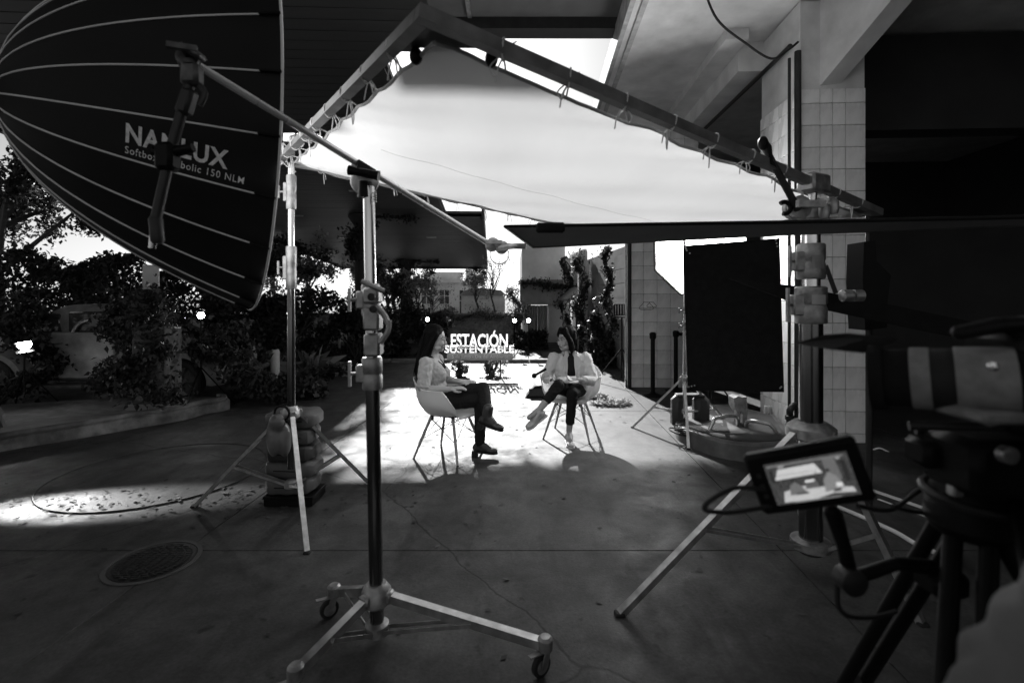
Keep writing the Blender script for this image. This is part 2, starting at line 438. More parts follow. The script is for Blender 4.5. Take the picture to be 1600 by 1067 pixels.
for (xa, xb, ya, yb) in ((x0, x1, y0, 7.6), (x0, -1.3, 7.6, 8.3), (x0, -1.95, 8.3, 11.0), (x0, x1, 11.0, 13.3), (x0, -2.7, 13.3, 17.3), (x0, -1.95, 17.3, 20.6), (x0, x1, 20.6, y1)):
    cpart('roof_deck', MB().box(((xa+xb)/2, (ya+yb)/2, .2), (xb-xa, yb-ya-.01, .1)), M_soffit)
for (c, s) in (((x1+.06, (y0+7.6)/2, .2), (.12, 7.6-y0, .66)), ((x1+.06, 12.15, .2), (.12, 2.3, .66)), ((x1+.06, (y1+20.6)/2, .2), (.12, y1-20.6, .66)), ((x0-.06, (y0+y1)/2, .2), (.12, y1-y0+.24, .66)),
               (((x0+x1)/2, y1+.06, .2), (x1-x0-.004, .116, .64)), (((x0+x1)/2, y0-.06, .2), (x1-x0-.004, .116, .64))):
    cpart('fascia', MB().box(c, s), M_darkmetal)
for (px, py) in ((675, 371), (540, 372), (470, 339), (560, 300), (620, 250)):
    t = (HZ-py+48)/FPX; d = 4.73/t; X = (px-CX)/FPX*d
    cpart('light_fitting', MB().bbox((X+CA*d, d, -.02), (.5, .12, .05), .01), M_alu)
# two canopy columns
def canopy_column(px, d, rad, label):
    X = (px-CX)/FPX*d; zt = 1.5+4.73-CS*d
    t = thing('canopy_column', label, 'column', (X, d, 0), 'canopy columns')
    part('shaft', MB().cyl((X, d, -.05), (X, d, zt), rad, rad, 20), M_dark, t)
    part('capital', MB().lathe((X, d, zt-.5), (0, 0, 1), [(rad, 0), (rad*1.9, .42), (rad*1.9, .5)], 20), M_dark, t)
    return X, d, zt
C1 = canopy_column(566, 20.3, .3, 'dark canopy column wrapped in ivy behind the bushes, nearer of the two')
C2 = canopy_column(634, 33.5, .35, 'far dark canopy column wrapped in ivy beside the hazy street view')

# ---- dark flat roof pieces between canopy and building
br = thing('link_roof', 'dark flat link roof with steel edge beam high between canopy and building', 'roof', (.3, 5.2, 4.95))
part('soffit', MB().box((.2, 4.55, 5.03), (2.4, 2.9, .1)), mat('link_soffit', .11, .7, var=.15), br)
part('edge_beam', MB().box((.2, 6.12, 5.0), (2.5, .24, .32)), M_darkmetal, br)
part('side_beam', MB().box((-.52, 4.5, 4.96), (.05, 2.9, .05)), M_alu, br)
br = thing('shading_roof', 'added roof, unseen behind the white silk, shading the near floor', 'roof', (.3, 10, 4.8))  # added roof, out of sight, that keeps sun off the near floor
part('deck', MB().box((.1, 10.9, 4.9), (3.0, 2.7, .12)), M_dark, br)
part('edge_beam', MB().box((.1, 9.5, 4.88), (3.0, .14, .3)), M_darkmetal, br)
part('edge_beam', MB().box((.1, 12.3, 4.88), (3.0, .14, .3)), M_darkmetal, br)

# ---- the station building at right
bld = thing('station_building', 'station building with painted concrete roof slab and dark interior at right', 'building', (0, 0, 0))
bld.rotation_euler = (0, 0, -UX)
def bpart(name, mb, m, parent=None):
    me = mb.mesh(name); me.materials.append(m); o = bpy.data.objects.new(name, me); COL.objects.link(o); o.parent = parent or bld; return o
SZ = 4.6
sx = 1.02
bpart('roof_slab', MB().box(((sx+12)/2, 5.4, SZ+.15), (12-sx, 14, .3)), M_slab)
bpart('slab_edge', MB().box((sx-.03, 3.4, SZ+.13), (.055, 18, .3)), M_slabedge)
bpart('slab_lip', MB().box((sx+.1, 3.4, SZ-.012), (.06, 17.9, .03)), M_slabedge)
# downstand beam running along the column line, with a stepped edge
bpart('beam', MB().box((2.6, 9.2, SZ-.18), (.34, 6.4, .36)), M_slab)
bpart('beam_step', MB().box((2.3, 9.0, SZ-.06), (.26, 6.6, .12)), M_slab)
bpart('cross_beam', MB().box((6, 12.0, SZ-.4), (9.4, .4, .8)), M_slab)
# haunched beam that rises from the near column towards the viewer
a = P(1281, 135, 5.02); v = Vector((-.246, 1, -.626))
poly = [a, a-v*3.0, Vector(((a-v*3.0).x, (a-v*3.0).y, 6.2)), Vector((a.x, a.y, 6.2))]
inv = Matrix.Rotation(UX, 3, 'Z')
hb = MB().prism([inv@q for q in poly], inv@Vector((.2, .03, 0))); bpart('haunched_beam', hb, M_slab)
# interior
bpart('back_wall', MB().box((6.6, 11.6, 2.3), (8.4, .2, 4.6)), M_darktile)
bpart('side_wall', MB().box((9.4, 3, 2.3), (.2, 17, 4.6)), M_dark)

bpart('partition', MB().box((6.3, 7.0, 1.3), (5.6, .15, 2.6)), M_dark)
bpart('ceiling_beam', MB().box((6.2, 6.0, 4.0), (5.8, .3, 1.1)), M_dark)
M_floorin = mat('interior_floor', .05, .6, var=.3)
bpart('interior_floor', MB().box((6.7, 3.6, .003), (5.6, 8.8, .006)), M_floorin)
# conduit along the beam
bpart('conduit', MB().tube([(2.6, 12, SZ-.4), (2.685, 6.1, SZ-.42), (2.69, 5.3, SZ-.42)], .025, 8), M_darkmetal)
cb = [P(1096, -30, 4.6), P(1120, 30, 4.8), P(1165, 68, 4.95), P(1205, 92, 5.0), P(1232, 78, 5.0), P(1247, 66, 5.0)]
solo('cable', MB().tube(spline(cb), .012, 8), M_rubber, 'pair of black cables looping under the pale roof slab to the column', 'cable', cb[-1])

def tiled_column(name, label, x0, x1, y0, y1, ztile, ztop, wx, wy, rh, m_above):
    """local building frame; tiles on front (y0) and left (x0) faces"""
    t = thing(name, label, 'column', (0, 0, 0)); t.rotation_euler = (0, 0, -UX)
    core = bpart('core', MB().box(((x0+x1)/2, (y0+y1)/2, ztop/2), (x1-x0, y1-y0, ztop)), m_above, t)
    bed = bpart('grout_bed', MB().box(((x0+x1)/2, (y0+y1)/2, ztile/2), (x1-x0+.012, y1-y0+.012, ztile)), M_grout, t)
    cache = {}
    def tile(loc, w_, h_, side):
        key = (round(w_, 3), round(h_, 3), side)
        if key not in cache:
            s = (w_-.005, .02, h_-.005) if side == 0 else (.02, w_-.005, h_-.005)
            cache[key] = mmat(MB().bbox((0, 0, 0), s, .0025).mesh('tile'), M_tile)
        o = inst('tile', cache[key], t, loc, (random.gauss(0, .0015), random.gauss(0, .0015), random.gauss(0, .001)))
    nr = int(ztile/rh)
    z = ztile
    for r in range(nr+1):
        h = rh if r else rh*.66
        if z-h < 0: h = z
        if h < .04: break
        zc = z-h/2; x = x0
        for w_ in wx:
            if True: tile((x+w_/2, y0-.01, zc), w_, h, 0)
            x += w_
        y = y0
        for w_ in wy:
            if True: tile((x0-.01, y+w_/2, zc), w_, h, 1)
            y += w_
        z -= h
    return t
# near column: world x 3.0..3.64 at y 5.03
q = inv@Vector((3.0, 5.03, 0)); X0, Y0 = q.x, q.y
col1 = tiled_column('tiled_column', 'square white tiled column at right with bare concrete top and black pipe', X0, X0+.645, Y0, Y0+.86, 3.66, SZ-.02,
                    [.19, .125, .13, .2], [.2, .22, .22, .22], .2275, M_slab)
pp = MB().tube([(X0-.035, Y0-.02, 0), (X0-.035, Y0-.02, 4.05)], .033, 10); bpart('downpipe', pp, M_darkmetal, col1)
pp = MB().tube([(X0-.1, Y0+.02, 0), (X0-.1, Y0+.02, 4.0)], .016, 8); bpart('conduit', pp, M_darkmetal, col1)
q = inv@Vector((2.0, 8.1, 0)); X2, Y2 = q.x, q.y
col2 = tiled_column('tiled_pier', 'wide white tiled pier with scribbled graffiti behind the glowing octagonal softbox', X2, X2+1.1, Y2, Y2+.5, 4.3, SZ-.02,
                    [.2, .22, .22, .23, .23], [.25, .25], .235, M_slab)
bpart('corner_pipe', MB().tube([(X2-.04, Y2-.03, 0), (X2-.04, Y2-.03, 4.3)], .03, 10), M_darkmetal, col2)
bpart('corner_strip', MB().box((X2-.09, Y2-.01, 1.4), (.03, .05, 2.8)), M_alu, col2)
# graffiti squiggles on the pier
for (cx, cy, s) in ((1010, 478, 9), (1018, 476, 6)):
    pts = [inv@P(cx+s*math.cos(a)*(1+.4*math.sin(3*a)), cy+s*.9*math.sin(a)*(1+.3*math.cos(2*a)), 8.07) for a in np.linspace(0, 7.5, 26)]
    for p_ in pts: p_.y = Y2-.0215
    bpart('graffiti', MB().tube(pts, .004, 5), M_black, col2)

# ---- facade of the house behind, with window, balcony and pillars
fa = thing('house_front', 'pale rendered house front with curtained window and balcony, hung with ivy', 'house', (.4, 16, 0))
def wallrect(mb, ox, y, x0, x1, z0, z1, holes, th=.25):
    """front-facing wall at depth y with rectangular openings"""
    xs_ = sorted({x0, x1, *[h for q in holes for h in q[:2]]}); zs_ = sorted({z0, z1, *[h for q in holes for h in q[2:]]})
    for i in range(len(xs_)-1):
        for j in range(len(zs_)-1):
            cx, cz = (xs_[i]+xs_[i+1])/2, (zs_[j]+zs_[j+1])/2
            if any(h[0] < cx < h[1] and h[2] < cz < h[3] for h in holes): continue
            mb.box((cx, y+th/2, cz), (xs_[i+1]-xs_[i], th, zs_[j+1]-zs_[j]))
    return mb
fy = 16.2
holes = [(.5, 1.22, -.03, 1.26)]
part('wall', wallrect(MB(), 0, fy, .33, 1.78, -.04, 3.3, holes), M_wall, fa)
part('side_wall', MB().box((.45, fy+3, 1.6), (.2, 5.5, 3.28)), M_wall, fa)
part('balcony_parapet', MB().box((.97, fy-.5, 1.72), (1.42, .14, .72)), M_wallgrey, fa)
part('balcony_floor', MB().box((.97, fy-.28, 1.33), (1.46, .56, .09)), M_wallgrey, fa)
wn = part('window', MB().box((.86, fy+.12, -.0), (.74, .2, .04)).box((.86, fy+.1, .62), (.04, .05, 1.24)).box((.525, fy+.1, .62), (.04, .05, 1.24)).box((1.195, fy+.1, .62), (.04, .05, 1.24)), M_white, fa)
part('pane', MB().box((.86, fy+.16, .62), (.68, .012, 1.22)), M_glass, wn)
for (a0, a1) in ((.55, .8), (.92, 1.17)):
    mb = MB(); n = 22; vv = []
    for k in range(n+1):
        x = a0+(a1-a0)*k/n; vv += [(x, fy+.075+.022*math.sin(k*1.9), .04), (x+.02*math.sin(k), fy+.075+.022*math.sin(k*1.9+.4), 1.24)]
    mb.add(vv, [(2*k, 2*k+2, 2*k+3, 2*k+1) for k in range(n)]); part('curtain', mb, M_curtain, wn)
# stepped side wall running towards us
sw = thing('side_wing', 'shadowed panelled side wing with two pillars between house front and tiled pier', 'house', (1.9, 12, 0))
a, b = Vector((1.84, 16.1, 0)), Vector((2.3, 9.0, 0)); dv = (b-a).normalized(); nv = Vector((-1, 0, 0))
for k in range(8):                                     # horizontal boards
    z = .15+k*.3
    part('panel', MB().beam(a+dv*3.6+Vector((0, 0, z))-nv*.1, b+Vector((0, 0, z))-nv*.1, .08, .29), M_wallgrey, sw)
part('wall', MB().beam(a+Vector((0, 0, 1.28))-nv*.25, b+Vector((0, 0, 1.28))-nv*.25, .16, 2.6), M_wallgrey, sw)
part('render_panel', MB().beam(a+Vector((0, 0, 2.4))-nv*.12, a+dv*2.2+Vector((0, 0, 2.4))-nv*.12, .1, 1.0), M_wall, sw)
for t_ in (.4, 2.9):
    c = a+dv*t_+nv*.1
    part('pillar', MB().bbox((c.x, c.y, 1.38), (.24, .24, 2.8), .02), M_wall, sw)
part('awning', MB().prism([a+dv*.6+Vector((0, 0, 1.75)), a+dv*2.7+Vector((0, 0, 1.75)), a+dv*2.7+nv*.4+Vector((0, 0, 1.4)), a+dv*.6+nv*.4+Vector((0, 0, 1.4))], (0, 0, .06)), M_wallgrey, sw)
part('door', MB().beam(a+dv*1.2+Vector((0, 0, .75))-nv*.1, a+dv*2.2+Vector((0, 0, .75))-nv*.1, .12, 1.5), M_white, sw)
part('door_glass', MB().beam(a+dv*1.35+Vector((0, 0, .8))-nv*.035, a+dv*2.05+Vector((0, 0, .8))-nv*.035, .02, 1.2), M_glass, sw)

# ---- low boundary wall at the back, and what stands beyond
bw_ = thing('boundary_wall', 'low old brick boundary wall overgrown with ivy behind the lettered sign', 'wall', (-5, 16, 0))
part('wall', MB().box((-6.3, 16, .46), (13.2, .22, .92)), M_wallbrick, bw_)
for k in range(17): part('coping_stone', MB().bbox((-12.5+k*.78, 16, .95), (.77, .3, .06), .012), M_wallgrey, bw_)
for x in (-9.6, -6.4, -3.2, -.1): part('pier', MB().bbox((x, 15.93, .5), (.3, .32, 1.0), .015), M_wallbrick, bw_)
kb = thing('planter_kerb', 'straight grey kerb of the planting strip under the lettered sign', 'kerb', (-1, 11.2, 0))
for k in range(7): part('kerbstone', MB().bbox((-3.2+k*.8, 11.2, .03), (.79, .2, .09), .015), M_wallgrey, kb)
ho = thing('far_house', 'pale flat-roofed house with chimney seen hazily across the street', 'house', (-5.6, 46, 0))
holes = [(-8.6, -7.7, .9, 2.2), (-6.9, -6.0, .9, 2.2), (-5.0, -4.2, 0, 2.2)]
part('wall', wallrect(MB(), 0, 46, -9.6, -3.2, 0, 2.9, holes, .3), M_white, ho)
part('roof', MB().box((-6.4, 47.5, 3.0), (7.2, 4.6, .22)), M_white, ho)
part('chimney', MB().box((-4.1, 47.5, 3.75), (.8, .8, 1.3)), M_wall, ho)
part('upper_storey', MB().box((-6.9, 49, 3.55), (3.6, 2.4, .95)), M_wall, ho)
for h in holes:
    w_ = part('window', MB().box(((h[0]+h[1])/2, 46.2, (h[2]+h[3])/2), (h[1]-h[0], .06, h[3]-h[2])), M_glass, ho)
    part('frame', MB().box(((h[0]+h[1])/2, 46.1, (h[2]+h[3])/2), (.08, .08, h[3]-h[2])).box(((h[0]+h[1])/2, 46.1, (h[2]+h[3])/2+.1), (h[1]-h[0], .07, .07)), M_white, w_)
ho = thing('far_shed', 'low pale gabled shed across the street, right of the far house', 'shed', (-2, 40, 0))
part('wall', MB().box((-2.4, 41, .85), (3.6, 2, 1.7)), M_wall, ho)
part('roof', MB().prism([(-4.4, 39.8, 1.65), (-.4, 39.8, 1.65), (-.9, 39.8, 2.1), (-2.4, 39.8, 2.3), (-3.9, 39.8, 2.1)], (0, 2.6, 0)), M_wallgrey, ho)

# ---------------------------------------------------------------- plants
def tree(label, base, h, crown, cr, nleaf, lsize, m=None, nlimb=7, trunk=.16, group='trees beyond the wall', shell=.2):
    base = Vector(base); t = thing('tree', label, 'tree', base, group)
    crown = Vector(crown); mb = MB(); top = base.lerp(crown, .85); top.z = crown.z
    mb.tube(spline([base, base.lerp(top, .35)+Vector((.12, 0, 0)), base.lerp(top, .7)-Vector((.1, 0, 0)), top], 5), [trunk*(1-.75*i/15) for i in range(16)], 9)
    part('trunk', mb, M_bark, t)
    cs, rs = [], []; lm = MB()
    for k in range(nlimb):
        a = 2*math.pi*k/nlimb+random.uniform(-.4, .4); el = random.uniform(-.25, .9)
        d = Vector((math.cos(a)*math.cos(el)*cr[0], math.sin(a)*math.cos(el)*cr[1], math.sin(el)*cr[2]))
        s = base.lerp(top, random.uniform(.5, .95)); e = crown+d*.8
        lm.tube(spline([s, s.lerp(e, .5)+Vector((random.uniform(-.2, .2), 0, .15)), e], 4), [trunk*.4*(1-.8*i/8) for i in range(9)], 6)
        for q in range(4):
            cs.append(crown+d*random.uniform(.45, 1.05)+Vector([random.gauss(0, .18*c_) for c_ in cr])); rs.append([random.uniform(.16, .36)*c_ for c_ in cr])
    part('limbs', lm, M_bark, t)
    leafcloud('crown', clump_pts(cs, rs, nleaf, shell), lsize, m or M_leaf, t)
    return t
def bush(label, c, r, nleaf, lsize, m=None, group='courtyard bushes', name='bush'):
    c = Vector(c); t = thing(name, label, 'bush', (c.x, c.y, 0), group)
    cs, rs, sm = [], [], MB()
    for k in range(14):
        d = Vector((random.gauss(0, .45)*r[0], random.gauss(0, .4)*r[1], random.uniform(-.75, .75)*r[2]))
        cs.append(c+d); rs.append([random.uniform(.25, .5)*q for q in r])
        b0 = Vector((c.x+random.uniform(-.2, .2)*r[0], c.y, 0))
        sm.tube(spline([b0, b0.lerp(c+d, .5)+Vector((random.uniform(-.1, .1), 0, .1)), c+d], 3), [.018*(1-.1*i) for i in range(7)], 5)
    part('stems', sm, M_bark, t)
    leafcloud('foliage', clump_pts(cs, rs, nleaf, .3), lsize, m or M_leaf, t)
    return t
def ivy(label, spine, rad, nleaf, lsize, m=None, group='ivy on the walls', spread=1.):
    """climber along a polyline of points with radius"""
    sp = spline(spine, 6); t = thing('ivy', label, 'ivy', spine[0], group)
    for q in range(3):
        o = [p+Vector((random.uniform(-.4, .4)*rad, random.uniform(-.4, .4)*rad, 0)) for p in sp]
        part('stem', MB().tube(o, .014, 5), M_bark, t)
    pts = np.array([list(p) for p in sp]); idx = rng.integers(0, len(pts)-1, nleaf); f_ = rng.uniform(0, 1, nleaf)[:, None]
    p = pts[idx]*(1-f_)+pts[idx+1]*f_
    ph = rng.uniform(0, 6, 3); tt = idx+f_[:, 0]; lump = .62+.5*np.sin(tt*.9+ph[0])*np.sin(tt*.37+ph[1])+.35*np.sin(tt*2.3+ph[2])
    p = p+np.stack([np.sin(tt*.8+ph[1]), np.cos(tt*.6+ph[2]), 0*tt], 1)*rad*.5
    d = rng.normal(size=(nleaf, 3))*np.array([1, 1, .8]); d /= np.linalg.norm(d, axis=1)[:, None]
    p = p+d*(rad*np.clip(lump, .15, 1.5)*rng.uniform(.2, 1.15, nleaf)**1.3*spread)[:, None]
    leafcloud('foliage', p, lsize, m or M_leaf2, t, droop=.8)
    return t
# trees against the sky, upper left and under the canopy edge
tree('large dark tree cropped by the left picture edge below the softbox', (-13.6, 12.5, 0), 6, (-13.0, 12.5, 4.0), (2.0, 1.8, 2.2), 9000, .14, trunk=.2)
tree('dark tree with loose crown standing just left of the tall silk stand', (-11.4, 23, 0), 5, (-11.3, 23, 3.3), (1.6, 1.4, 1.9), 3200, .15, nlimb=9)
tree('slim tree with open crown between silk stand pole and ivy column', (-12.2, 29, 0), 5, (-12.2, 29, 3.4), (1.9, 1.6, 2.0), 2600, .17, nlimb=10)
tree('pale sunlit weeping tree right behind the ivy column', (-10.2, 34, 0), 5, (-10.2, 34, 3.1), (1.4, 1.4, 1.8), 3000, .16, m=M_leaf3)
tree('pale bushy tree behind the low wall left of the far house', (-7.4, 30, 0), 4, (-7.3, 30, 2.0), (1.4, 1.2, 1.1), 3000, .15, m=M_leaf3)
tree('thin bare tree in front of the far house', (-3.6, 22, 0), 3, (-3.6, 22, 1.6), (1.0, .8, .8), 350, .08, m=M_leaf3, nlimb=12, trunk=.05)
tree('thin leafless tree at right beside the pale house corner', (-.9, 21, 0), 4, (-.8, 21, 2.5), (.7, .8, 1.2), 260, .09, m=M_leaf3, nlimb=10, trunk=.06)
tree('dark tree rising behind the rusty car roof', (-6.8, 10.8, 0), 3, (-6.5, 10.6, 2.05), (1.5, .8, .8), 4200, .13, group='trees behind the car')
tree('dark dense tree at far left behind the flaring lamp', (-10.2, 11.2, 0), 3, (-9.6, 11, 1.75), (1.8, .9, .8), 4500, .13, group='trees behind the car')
# hedge of dark bushes behind and beside the car
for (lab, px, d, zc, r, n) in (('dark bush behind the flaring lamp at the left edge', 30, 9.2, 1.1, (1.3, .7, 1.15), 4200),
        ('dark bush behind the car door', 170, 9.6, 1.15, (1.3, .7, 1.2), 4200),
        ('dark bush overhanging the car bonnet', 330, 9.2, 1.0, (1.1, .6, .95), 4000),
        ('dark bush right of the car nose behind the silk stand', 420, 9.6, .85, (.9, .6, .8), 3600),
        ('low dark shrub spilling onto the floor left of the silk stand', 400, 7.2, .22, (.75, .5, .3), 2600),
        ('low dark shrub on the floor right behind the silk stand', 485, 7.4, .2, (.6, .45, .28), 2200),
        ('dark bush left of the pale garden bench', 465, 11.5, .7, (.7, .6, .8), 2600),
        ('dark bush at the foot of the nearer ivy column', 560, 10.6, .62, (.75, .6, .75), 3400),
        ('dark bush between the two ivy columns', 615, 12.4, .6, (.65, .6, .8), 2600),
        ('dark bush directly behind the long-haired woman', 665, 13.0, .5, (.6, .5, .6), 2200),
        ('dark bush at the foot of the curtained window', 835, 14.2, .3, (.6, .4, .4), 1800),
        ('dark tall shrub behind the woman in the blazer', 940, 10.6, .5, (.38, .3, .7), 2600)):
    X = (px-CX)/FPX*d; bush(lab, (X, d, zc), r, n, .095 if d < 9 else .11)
for (px, py, r, n, lab) in ((718, 588, .16, 700, 'small leafy potted shrub under the left leg of the sign'), (768, 586, .2, 800, 'small spreading shrub under the right half of the sign')):
    g = G(px, py); bush(lab, (g.x, g.y, r*.9), (r, r*.8, r), n, .05, M_leaf3, 'small shrubs by the sign')
# ivy
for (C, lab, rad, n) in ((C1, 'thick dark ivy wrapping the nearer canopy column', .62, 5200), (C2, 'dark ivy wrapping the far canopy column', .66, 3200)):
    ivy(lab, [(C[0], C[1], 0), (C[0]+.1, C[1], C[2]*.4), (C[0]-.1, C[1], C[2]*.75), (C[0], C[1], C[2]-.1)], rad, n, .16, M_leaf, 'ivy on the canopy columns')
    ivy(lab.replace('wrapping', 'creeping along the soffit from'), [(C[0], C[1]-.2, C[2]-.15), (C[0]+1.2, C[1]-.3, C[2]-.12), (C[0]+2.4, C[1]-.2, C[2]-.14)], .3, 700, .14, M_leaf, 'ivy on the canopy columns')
ivy('dark ivy curtain hanging in front of the low wall left of the sign', [(-3.5, 15.4, 0), (-3.5, 15.4, 1.1), (-3.45, 15.4, 2.2)], .4, 2200, .11, M_leaf, 'ivy on the walls')
for k, (x, lab) in enumerate(((-4.6, 'ivy over the low wall behind the long hair'), (-2.9, 'ivy over the low wall above the sign left half'), (-1.6, 'ivy over the low wall above the sign right half'), (-.4, 'ivy over the low wall end by the house corner'))):
    ivy(lab, [(x-.7, 15.85, 1.02), (x, 15.8, .85), (x+.6, 15.85, 1.05)], .36, 1500, .085, M_leaf3)
ivy('ivy cascading down the pale house corner by the bright sky', [(.26, 15.7, 0), (.16, 15.7, .9), (.08, 15.6, 1.8)], .32, 1600, .1, M_leaf3)
ivy('ivy trailing over the balcony parapet', [(.38, 15.5, 2.0), (1.0, 15.5, 1.9), (1.65, 15.5, 1.85)], .24, 900, .1)
ivy('dark ivy climbing the pillar right of the curtained window', [(1.74, 15.6, 0), (1.7, 15.6, 1.0), (1.78, 15.5, 2.0), (1.72, 15.5, 2.8)], .26, 2000, .1)
ivy('dark ivy on the second pillar of the side wing', [(1.9, 13.0, 0), (1.83, 13.0, 1.0), (1.9, 13.0, 1.9), (1.8, 13, 2.6)], .26, 2000, .09)
ivy('long dark ivy hanging beside the panelled wall', [(1.95, 9.9, .5), (2.0, 9.9, 1.2), (1.93, 9.9, 1.8), (1.98, 9.9, 2.5)], .17, 1700, .075, M_leaf)
for (lab, pts, rad, n_) in (('leafy vine added along the hidden canopy opening to dapple the sunlight', [(-3.05, 13.6, 5.3), (-3.1, 15, 5.2), (-3.2, 17, 5.1)], .35, 700), ('leafy vine added on the far edge of the unseen shading roof to dapple the sunlight', [(-1.3, 12.5, 4.75), (0, 12.45, 4.8), (1.5, 12.5, 4.75)], .2, 260), ('leafy vine added across the near edge of the hidden canopy opening to dapple the sunlight', [(-3.0, 13.3, 5.3), (-2, 13.3, 5.3), (-1.0, 13.3, 5.3)], .2, 300)):
    ivy(lab, [Vector(q) for q in pts], rad, n_, .13, M_leaf2, 'vines on the roof edges')  # added vines, mostly hidden by the silk, to break up the sunlit pool's edge
for (lab, b_, c_, r_, n_) in (('pale sunlit tree behind the low wall between the ivy columns', (-6.2, 24, 0), (-6.1, 24, 2.0), (1.1, 1, 1.1), 2600), ('pale loose tree in front of the far house left half', (-5.3, 27, 0), (-5.2, 27, 1.9), (1.0, 1, .9), 1500),
        ('pale tree at the right end of the far house', (-2.2, 30, 0), (-2.2, 30, 2.2), (.9, 1, 1.3), 1200), ('leafy tree left of the ivy column behind the garden bench', (-8.6, 19, 0), (-8.6, 19, 2.4), (1.2, 1, 1.5), 3000), ('tall leafy tree behind the silk stand pole', (-9.8, 17.5, 0), (-9.9, 17.5, 2.6), (1.0, 1, 1.5), 2600)):
    tree(lab, b_, 4, c_, r_, n_, .13, m=M_leaf3, nlimb=9, trunk=.1)
for (lab, x_, y_) in (('vine curtain hanging from the canopy far edge, left', -9.2, 36.9), ('vine curtain hanging from the canopy far edge, middle', -6.6, 37.2), ('vine curtain hanging from the canopy far edge, right end', -2.6, 37.2)):
    ivy(lab, [Vector((x_, y_, 3.8)), Vector((x_+.2, y_, 3.2)), Vector((x_+.1, y_, 2.5))], .7, 900, .16, M_leaf2, 'vines on the roof edges')
# uprooted grass lying on the lit floor right of the chair
def grass_tuft(label, c, r, n, h, group='loose plants on the floor'):
    c = Vector(c); t = thing('grass_tuft', label, 'grass', c, group)
    V, Q = [], []
    for k in range(n):
        a = random.uniform(0, 2*math.pi); rr = r*math.sqrt(random.random()); b = c+Vector((rr*math.cos(a), .6*rr*math.sin(a), .005))
        l_ = Vector((random.gauss(0, .7), random.gauss(0, .7), random.uniform(.25, 1))).normalized()*h*random.uniform(.5, 1.2); s = Vector((-l_.y, l_.x, 0)).normalized()*.005
        o = len(V); V += [b-s, b+s, b+l_*.6+s*.8, b+l_+Vector((0, 0, -.3*h))]; Q.append((o, o+1, o+2, o+3))
    npmesh('blades', [list(v) for v in V], Q, M_leaf3, t, _off(t)); return t
g = G(955, 632); grass_tuft('heap of pulled-up grass lying in sunlight right of the blazer chair', g, .24, 900, .11)
g = G(925, 622); grass_tuft('darker grass heap in the shade just behind the blazer chair', g, .2, 600, .1)
for (px, py, lab) in ((505, 560, 'tuft of long spiky leaves left of the garden bench'), (480, 590, 'grassy tuft at the edge of the shaded planting')):
    grass_tuft(lab, G(px, py), .2, 160, .75, 'spiky tufts at left')
# dry leaf litter on the floor: many scraps, one mass
n = 900
lp = np.stack([rng.uniform(-5, 3.2, n), rng.uniform(2.0, 9.5, n), np.full(n, .004)], 1)
k_ = rng.random(n) < .5; lp[k_] = np.stack([rng.normal(-2.8, 1.0, k_.sum()), rng.normal(3.55, .2, k_.sum()), np.full(k_.sum(), .004)], 1)
s = rng.uniform(.006, .026, n)[:, None]; a = rng.uniform(0, 6.28, n); dx = np.stack([np.cos(a), np.sin(a), 0*a], 1)*s; dy = np.stack([-np.sin(a), np.cos(a), 0*a], 1)*s*.6
up = np.array([0, 0, 1])*s*rng.uniform(.05, .35, n)[:, None]
V = np.stack([lp-dx, lp+dy+up*.5, lp+dx+up, lp-dy], 1).reshape(-1, 3)
o = npmesh('leaf_litter', V, np.arange(n*4).reshape(n, 4), mat('dry_leaf', .05, .8, var=0, island=.5)); o['kind'] = 'stuff'
o['label'] = 'dry leaf litter and grit scattered over the concrete floor'; o['category'] = 'litter'

# ================================================================ THINGS ON THE LEFT
# ---- curved concrete island with peeling paint
k_front = [G(-140, 735), G(0, 706), G(120, 686), G(220, 668), G(290, 656), G(322, 646)]
isl_f = spline(k_front, 5)
end = Vector((isl_f[-1].x-.06, isl_f[-1].y+.42, 0))
tip = [isl_f[-1]+Vector((.13, .12, 0)), isl_f[-1]+Vector((.15, .27, 0)), end+Vector((.08, .02, 0)), end]
back = [end+Vector((-.5, .1, 0)), Vector((-4.6, 6.9, 0)), Vector((-6.6, 6.2, 0)), k_front[0]+Vector((-.2, 1.0, 0))]
outline = spline(isl_f[::3]+tip, 4)+back
ik = thing('curb_island', 'curved low concrete island with peeling white paint in front of the car', 'kerb', (-4.6, 5.6, 0))
mb = MB(); n = len(outline); hgt = .13
lo = [Vector((p.x, p.y, -.01)) for p in outline]; hi = [Vector((p.x, p.y, hgt-.02)) for p in outline]
cc = sum(outline, Vector())/n; hi2 = [Vector((p.x, p.y, hgt))+(cc-p).normalized()*.03 for p in outline]
mb.add(lo+hi+hi2, [(i, (i+1) % n, n+(i+1) % n, n+i) for i in range(n)]+[(n+i, n+(i+1) % n, 2*n+(i+1) % n, 2*n+i) for i in range(n)]+[tuple(2*n+i for i in range(n))])
part('kerb_body', mb, M_peel, ik)
nb = len(outline)-len(back)
rim_ = [Vector((p.x, p.y, hgt+.02))+(cc-p).normalized()*.07 for p in outline[:nb]]
part('raised_rim', MB().tube(rim_, .035, 8), M_peel, ik)
part('loose_plank', MB().beam(P(90, 655, 5.9)+Vector((0, 0, 0)), P(165, 648, 5.9), .12, .03), M_wall, ik)

